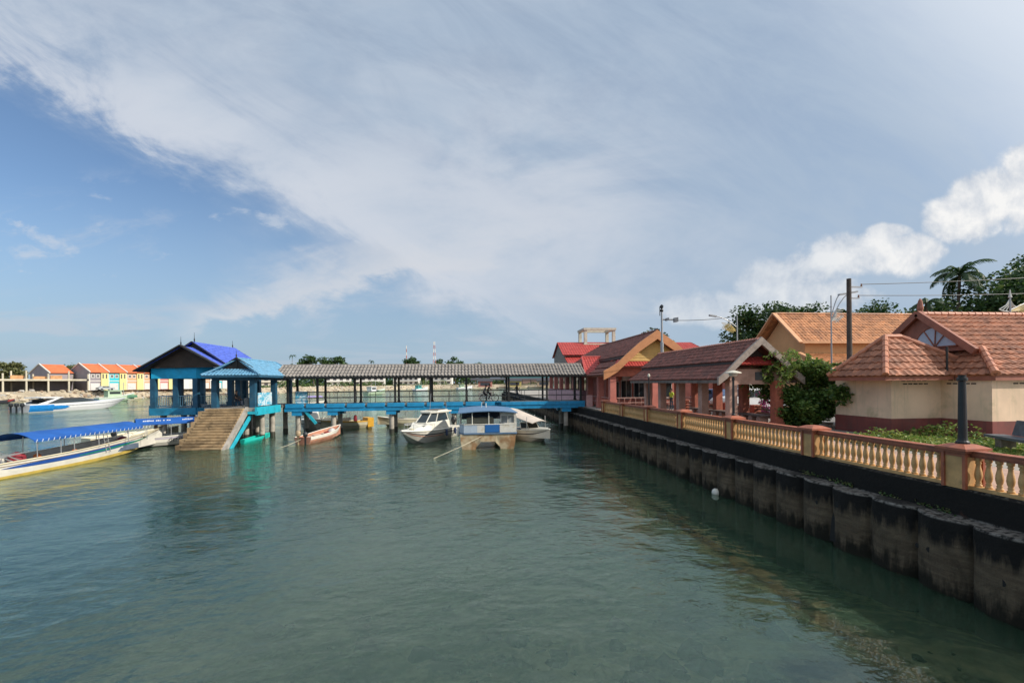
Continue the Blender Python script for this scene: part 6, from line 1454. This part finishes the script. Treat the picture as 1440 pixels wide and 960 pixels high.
def street_lamp(name, label, loc, h, arm, heads, orn, m=GALV, rr_=.07):
    t = thing(name, label, 'street lamp', loc); mb = MB(); mb.tube([(0, 0, 0), (0, 0, h * .5), (0, 0, h)], [rr_, rr_ * .8, rr_ * .6], 10); mb.build('pole', m, t)
    for (dx_, z0, z1) in arm:
        mb = MB(); mb.tube([(dx_ * q, 0, z0 + (z1 - z0) * math.sin(q * 1.57)) for q in (0, .2, .4, .6, .8, 1)], .03, 6); mb.build('arm', m, t)
    for (x, z, sg) in heads: mb = MB(); mb.prism([(x, -.09, z), (x + sg * .55, -.11, z + .08), (x + sg * .55, .11, z + .08), (x, .09, z)], (0, 0, .1)); mb.build('lamp_head', mat('lamp_grey', (.28, .29, .3), .5), t)
    if orn:
        mb = MB(); cx_, cz, s, m_ = orn
        for k in range(7):
            a = k / 6; mb.tube([(0, 0, cz), (cx_ * .45, 0, cz + s * (.1 + .5 * a)), (cx_ * (.6 + .4 * a), 0, cz + s * (.75 * a - .05))], .022, 5); mb.tube([(cx_ * (.3 + .1 * k) + .1 * math.cos(q), 0, cz + s * .3 * a + .1 * math.sin(q)) for q in (0, 1.26, 2.5, 3.77, 5.0, 6.28)], .018, 5)
        mb.build('filigree', m_, t)
    return t
GOLD = mat('gilded_filigree', (.52, .38, .12), .5, .2); PALEF = mat('pale_filigree', (.55, .54, .5), .5, .1)
street_lamp('street_lamp', 'grey street lamp with gilded filigree arm left of the big tree', (20.0, 31.8, 2.36), 7.1, [(-1.7, 6.2, 7.0)], [(-1.6, 6.95, -1)], (-1.2, 5.9, .9, GOLD))
street_lamp('double_street_lamp', 'slim double armed street lamp beside the utility pole', (23.9, 27.6, 2.36), 7.8, [(1.5, 6.2, 8.0), (.7, 6.4, 7.9)], [(1.3, 7.93, 1), (.55, 7.8, 1)], (.9, 6.1, 1.2, PALEF), rr_=.06)
street_lamp('ornate_street_lamp', 'street lamp with white and gold fan filigree above the rest house roof', (34.5, 25.6, 2.36), 7.55, [(3.2, 6.6, 7.5)], [(3.1, 7.45, 1)], (1.6, 6.5, .75, GOLD))
t = [o for o in COL.objects if o.name.startswith('ornate_street_lamp')][0]
mb = MB()
for k in range(7):
    a = -1.1 + 2.2 * k / 6; mb.tube([(0, .02, 7.3), (.5 * math.sin(a) * .6, .02, 7.0 - .2 * math.cos(a)), (.85 * math.sin(a), .02, 6.75 - .25 * math.cos(a))], .03, 5)
mb.tube([(.85 * math.sin(a), .02, 6.75 - .25 * math.cos(a)) for a in [-1.1 + .2 * q for q in range(12)]], .03, 5); mb.lathe([(.1, 7.4), (.05, 7.6), (.02, 7.9)], (0, 0, 0), 8); mb.build('fan_filigree', PALEF, t)
t = thing('floodlight_mast', 'grey mast with floodlights and siren rising behind the shelter roof', 'mast', (14.75, 33.0, 2.36)); mb = MB(); mb.tube([(0, 0, 0), (0, 0, 5.2), (0, 0, 5.21), (0, 0, 7.5)], [.14, .12, .08, .07], 10); mb.build('pole', GALV, t)
mb = MB(); mb.box(-.05, .9, -.03, .03, 6.9, 6.97); mb.build('arm', GALV, t)
for x, s in ((.32, .16), (.95, .26)): mb = MB(); mb.prism([(x, -.12, 6.97 - s), (x + s, -.2, 7.0 - s), (x + s, .12, 7.0 - s), (x, .12, 6.97 - s)], (0, 0, s * 1.3)); mb.build('floodlight', mat('lamp_grey', (.28, .29, .3)), t)
mb = MB(); mb.lathe([(.1, 7.5), (.14, 7.6), (.06, 7.75), (.12, 7.8), (.14, 7.95), (.03, 8.05)], (0, 0, 0), 8); mb.tube([(-.15, 0, 7.2), (-.15, 0, 7.9)], .03, 5); mb.build('siren', ENG, t)
# ---------------------------------------------------------------- people
SKIN = mat('skin', (.30, .165, .10), .6, .08); HAIR = mat('black_hair', (.012, .010, .009), .6)
def person(label, loc, rotz, pose, shirt, trousers, height=1.68, seat=False, bare=False):
    """body grown from a jointed skeleton into one continuous mesh; +x is forward"""
    s = height / 1.70
    J = dict(pel=(0, 0, .93), wst=(0, 0, 1.06), chs=(0, 0, 1.28), nck=(0, 0, 1.44), hd0=(.015, 0, 1.53), hd1=(.02, 0, 1.62), hd2=(.01, 0, 1.68),
             shL=(0, .17, 1.39), elL=(-.03, .22, 1.12), wrL=(.05, .22, .88), haL=(.07, .22, .80), shR=(0, -.17, 1.39), elR=(-.03, -.22, 1.12), wrR=(.05, -.22, .88), haR=(.07, -.22, .80),
             hpL=(0, .09, .90), knL=(.02, .10, .49), anL=(-.02, .10, .09), toL=(.14, .11, .03), hpR=(0, -.09, .90), knR=(.02, -.10, .49), anR=(-.02, -.10, .09), toR=(.14, -.11, .03))
    J.update(pose)
    rad = dict(pel=.125, wst=.115, chs=.135, nck=.055, hd0=.075, hd1=.10, hd2=.06, shL=.065, elL=.045, wrL=.03, haL=.034, shR=.065, elR=.045, wrR=.03, haR=.034, hpL=.085, knL=.06, anL=.042, toL=.035, hpR=.085, knR=.06, anR=.042, toR=.035)
    ed = [('pel', 'wst'), ('wst', 'chs'), ('chs', 'nck'), ('nck', 'hd0'), ('hd0', 'hd1'), ('hd1', 'hd2')]
    for q in 'LR': ed += [('chs', 'sh' + q), ('sh' + q, 'el' + q), ('el' + q, 'wr' + q), ('wr' + q, 'ha' + q), ('pel', 'hp' + q), ('hp' + q, 'kn' + q), ('kn' + q, 'an' + q), ('an' + q, 'to' + q)]
    for q in 'LR':
        h_, w_ = Vector(J['ha' + q]), Vector(J['wr' + q]); d = (h_ - w_).normalized(); sd = d.cross(Vector((1, 0, 0)) if abs(d.x) < .8 else Vector((0, 0, 1))).normalized()
        for k, (o_, l_) in enumerate(((-.03, .07), (-.01, .085), (.01, .08), (.028, .065), (.05, .035))):
            J['f%s%d' % (q, k)] = tuple(h_ + d * l_ + sd * o_); rad['f%s%d' % (q, k)] = .009; ed.append(('ha' + q, 'f%s%d' % (q, k)))
    names = list(J); me = bpy.data.meshes.new('tmp_body'); me.from_pydata([Vector(J[n]) * s for n in names], [(names.index(a), names.index(b)) for a, b in ed], [])
    tmp = bpy.data.objects.new('tmp_body', me); COL.objects.link(tmp); md = tmp.modifiers.new('skin', 'SKIN'); md.use_smooth_shade = True
    for n, sv in zip(names, me.skin_vertices[0].data): sv.radius = (rad[n] * s, rad[n] * s)
    me.skin_vertices[0].data[names.index('pel')].use_root = True
    tmp.modifiers.new('sub', 'SUBSURF').levels = 1; tmp.modifiers[-1].render_levels = 1
    bpy.context.view_layer.update(); ev = tmp.evaluated_get(bpy.context.evaluated_depsgraph_get()); me2 = bpy.data.meshes.new_from_object(ev); bpy.data.objects.remove(tmp)
    me2.name = 'body'; me2.materials.clear()
    for m in (SKIN, shirt, trousers, BLK): me2.materials.append(m)
    def part(n): 
        if n in ('hd0', 'hd1', 'hd2', 'nck') or n[:2] in ('wr', 'ha') or n[0] == 'f': return 0
        if n[:2] == 'el': return 0
        if n[:2] in ('hp', 'kn') or n == 'pel': return 2
        if n[:2] in ('an', 'to'): return 3 if n[:2] == 'to' else 2
        return 0 if bare else 1
    pv = [(Vector(J[n]) * s, part(n)) for n in names]
    pv += [((Vector(J[a]) + Vector(J[b])) * s / 2, p) for a, b, p in (('knL', 'anL', 2), ('knR', 'anR', 2), ('hpL', 'knL', 2), ('hpR', 'knR', 2), ('shL', 'elL', 0 if bare else 1), ('shR', 'elR', 0 if bare else 1))]
    for pl in me2.polygons:
        c = pl.center; pl.material_index = min(pv, key=lambda q: (q[0] - c).length_squared)[1]; pl.use_smooth = True
    t = thing('person', label, 'person', loc, rotz); b = bpy.data.objects.new('body', me2); COL.objects.link(b); b.parent = t
    hc = Vector(J['hd1']) * s; hu = (Vector(J['hd2']) - Vector(J['hd0'])).normalized()
    mb = MB(); vs = []; 
    for j in range(6):
        for k in range(12):
            th = j / 5 * 1.75; ph = k * 6.2832 / 12; q = Vector((math.sin(th) * math.cos(ph), math.sin(th) * math.sin(ph), math.cos(th))) * .112 * s
            if q.x > .05 * s and q.z < .06 * s: q.x = .05 * s
            vs.append(hc + q + Vector((-.015, 0, .012)) * s)
    mb.add(vs, [(j * 12 + k, (j + 1) * 12 + k, (j + 1) * 12 + (k + 1) % 12, j * 12 + (k + 1) % 12) for j in range(5) for k in range(12)]); mb.build('hair', HAIR, t, smooth=True)
    mb = MB()
    for sd in (-1, 1): mb.lathe([(.001, -.012), (.012, 0), (.001, .012)], hc + Vector((.093, sd * .035, .0)) * s, 6)
    mb.build('eyes', BLK, t)
    mb = MB(); mb.add([hc + Vector(v) * s for v in ((.09, -.014, -.03), (.09, .014, -.03), (.122, 0, -.035), (.094, 0, .012))], [(0, 1, 2), (1, 3, 2), (3, 0, 2)]); mb.build('nose', SKIN, t)
    return t
DKC = mat('dark_cloth', (.03, .03, .035), .8, .2); DKB = mat('dark_blue_cloth', (.025, .035, .06), .8, .2); LBC = mat('light_blue_cloth', (.30, .42, .50), .8, .1); HIV = mat('lime_vest', (.45, .58, .04), .7, .1); GRC = mat('grey_cloth', (.16, .16, .17), .8, .15)
walk = dict(knL=(.20, .09, .52), anL=(.34, .09, .13), toL=(.48, .10, .07), knR=(-.06, -.09, .49), anR=(-.36, -.09, .16), toR=(-.27, -.1, .04), elL=(-.16, .21, 1.14), wrL=(-.14, .22, .90), haL=(-.13, .22, .82), elR=(.10, -.21, 1.13), wrR=(.22, -.2, .93), haR=(.26, -.2, .86))
person('man in dark clothes walking along the jetty to the right end', (4.75, 42.3, 2.88), 0, walk, DKC, DKB, 1.72)
def bike(label, loc, rotz):
    t = thing('bicycle', label, 'bicycle', loc, rotz); r = .33
    for wx in (-.54, .54):
        mb = MB(); mb.tube([(wx + r * math.cos(a * .2618), 0, r + r * math.sin(a * .2618)) for a in range(25)], .035, 6); w = mb.build('wheel', BLK, t)
        mb = MB()
        for k in range(12): mb.tube([(wx, 0, r), (wx + (r - .02) * math.cos(k * .5236), 0, r + (r - .02) * math.sin(k * .5236))], .003, 4)
        mb.lathe([(.03, -.03), (.03, .03)], (wx, 0, r), 8); mb.build('spokes', GALV, w)
    mb = MB()
    for a, b in (((-.54, 0, .33), (-.08, 0, .30)), ((-.08, 0, .30), (-.2, 0, .82)), ((-.08, 0, .30), (.38, 0, .78)), ((-.18, 0, .75), (.38, 0, .82)), ((-.54, 0, .33), (-.18, 0, .75)), ((.36, 0, .95), (.40, 0, .7)), ((.40, 0, .7), (.54, 0, .33))): mb.tube([a, b], .02, 6)
    mb.build('frame', mat('bike_red', (.2, .02, .02), .4), t)
    mb = MB(); mb.tube([(.30, -.28, 1.02), (.36, -.1, .98), (.36, .1, .98), (.30, .28, 1.02)], .018, 6); mb.build('handlebar', BLK, t)
    mb = MB(); mb.prism([(-.36, -.09, .86), (-.36, .09, .86), (-.06, .02, .86), (-.06, -.02, .86)], (0, 0, .05)); mb.build('saddle', BLK, t)
    mb = MB(); mb.box(-.78, -.34, -.07, .07, .70, .73); mb.build('carrier', GALV, t)
bike('bicycle carrying two riders on the jetty', (2.15, 42.2, 2.9), 0)
ride = dict(pel=(-.2, 0, .98), wst=(-.16, 0, 1.10), chs=(-.04, 0, 1.30), nck=(.02, 0, 1.45), hd0=(.05, 0, 1.53), hd1=(.07, 0, 1.62), hd2=(.06, 0, 1.68), shL=(-.02, .17, 1.40), shR=(-.02, -.17, 1.40), elL=(.16, .23, 1.22), wrL=(.27, .26, 1.07), haL=(.31, .27, 1.05), elR=(.16, -.23, 1.22), wrR=(.27, -.26, 1.07), haR=(.31, -.27, 1.05), hpL=(-.18, .09, .95), knL=(.18, .11, .78), anL=(.0, .1, .36), toL=(.14, .1, .32), hpR=(-.18, -.09, .95), knR=(.14, -.11, .62), anR=(-.1, -.1, .25), toR=(.05, -.1, .2))
person('cyclist in dark clothes steering the bicycle on the jetty', (2.15, 42.2, 2.9), 0, ride, DKC, DKC, 1.6)
pil = {k: (v[0] - .36, v[1], v[2] - .1) for k, v in ride.items()}; pil.update(elL=(-.3, .24, 1.1), wrL=(-.12, .2, 1.0), haL=(-.05, .18, 1.0), elR=(-.3, -.24, 1.1), wrR=(-.12, -.2, 1.0), haR=(-.05, -.18, 1.0), knL=(-.22, .2, .62), anL=(-.36, .2, .28), toL=(-.24, .22, .24), knR=(-.22, -.2, .62), anR=(-.36, -.2, .28), toR=(-.24, -.22, .24))
person('passenger in grey shirt sitting behind the cyclist on the bicycle', (2.15, 42.2, 2.9), 0, pil, GRC, DKC, 1.62)
sit = dict(pel=(0, 0, .52), wst=(-.02, 0, .66), chs=(-.02, 0, .88), nck=(0, 0, 1.04), hd0=(.02, 0, 1.12), hd1=(.03, 0, 1.21), hd2=(.02, 0, 1.27), shL=(-.01, .17, .99), shR=(-.01, -.17, .99), elL=(.05, .22, .74), wrL=(.25, .17, .62), haL=(.33, .15, .60), elR=(.05, -.22, .74), wrR=(.25, -.17, .62), haR=(.33, -.15, .60), hpL=(.02, .09, .50), hpR=(.02, -.09, .50), knL=(.42, .11, .50), anL=(.42, .11, .09), toL=(.56, .12, .03), knR=(.42, -.11, .50), anR=(.42, -.11, .09), toR=(.56, -.12, .03))
chair('plastic chair under the seated person in the landing pavilion', (-18.35, 38.6, 2.9), R(-90), DK)
person('seated person in dark shirt in the landing pavilion', (-18.35, 38.6, 2.9), 0, sit, DKC, DKB)
person('bare chested man in light blue trousers standing in the smaller passenger boat', (-22.75, 35.95, .5), R(40), dict(elR=(.12, -.3, 1.2), wrR=(.36, -.3, 1.28), haR=(.44, -.3, 1.3), wst=(.03, 0, 1.06), chs=(.09, 0, 1.27), nck=(.14, 0, 1.42), hd0=(.17, 0, 1.5), hd1=(.2, 0, 1.58), hd2=(.2, 0, 1.64)), SKIN, LBC, 1.5, bare=True)
person('person in lime yellow vest standing beyond the far end of the shelter', (16.2, 34.6, 2.36), R(200), {}, HIV, DKB, 1.66)
person('person in dark clothes standing inside the shelter by its middle columns', (16.8, 29.0, 2.36), R(90), {}, DKC, DKC, 1.64)
# motorcycle parked by the shelter
def moto(label, loc, rz):
    t = thing('motorcycle', label, 'motorcycle', loc, rz, 'motorcycles parked by the shelter')
    for wx in (-.6, .62):
        mb = MB(); mb.tube([(wx + .26 * math.cos(a * .3142), 0, .29 + .26 * math.sin(a * .3142)) for a in range(21)], .045, 7); mb.build('wheel', BLK, t)
    mb = MB(); mb.prism([(-.75, -.1, .62), (-.3, -.12, .45), (.2, -.1, .4), (.45, -.08, .9), (.3, -.08, .92), (.1, -.1, .62), (-.3, -.12, .74), (-.72, -.1, .76)], (0, .2, 0)); mb.build('body', ENG, t)
    mb = MB(); mb.prism([(-.72, -.11, .77), (-.1, -.11, .72), (-.1, .11, .72), (-.72, .11, .77)], (0, 0, .07)); mb.build('seat', BLK, t)
    mb = MB(); mb.tube([(.3, -.32, 1.02), (.38, 0, .96), (.3, .32, 1.02)], .018, 6); mb.tube([(.4, 0, .95), (.62, 0, .3)], .03, 6); mb.build('handlebar', GALV, t)
    for sd in (-1, 1): mb = MB(); mb.tube([(.34, sd * .2, 1.0), (.3, sd * .26, 1.16)], .01, 5); mb.lathe([(.01, -.03), (.05, 0), (.01, .03)], (.3, sd * .26, 1.18), 8); mb.build('mirror', ENG, t)
moto('dark motorcycle parked beyond the middle shelter columns', (17.2, 27.6, 2.36), R(160)); moto('second dark motorcycle parked nearer the far end of the shelter', (17.2, 30.4, 2.36), R(150))
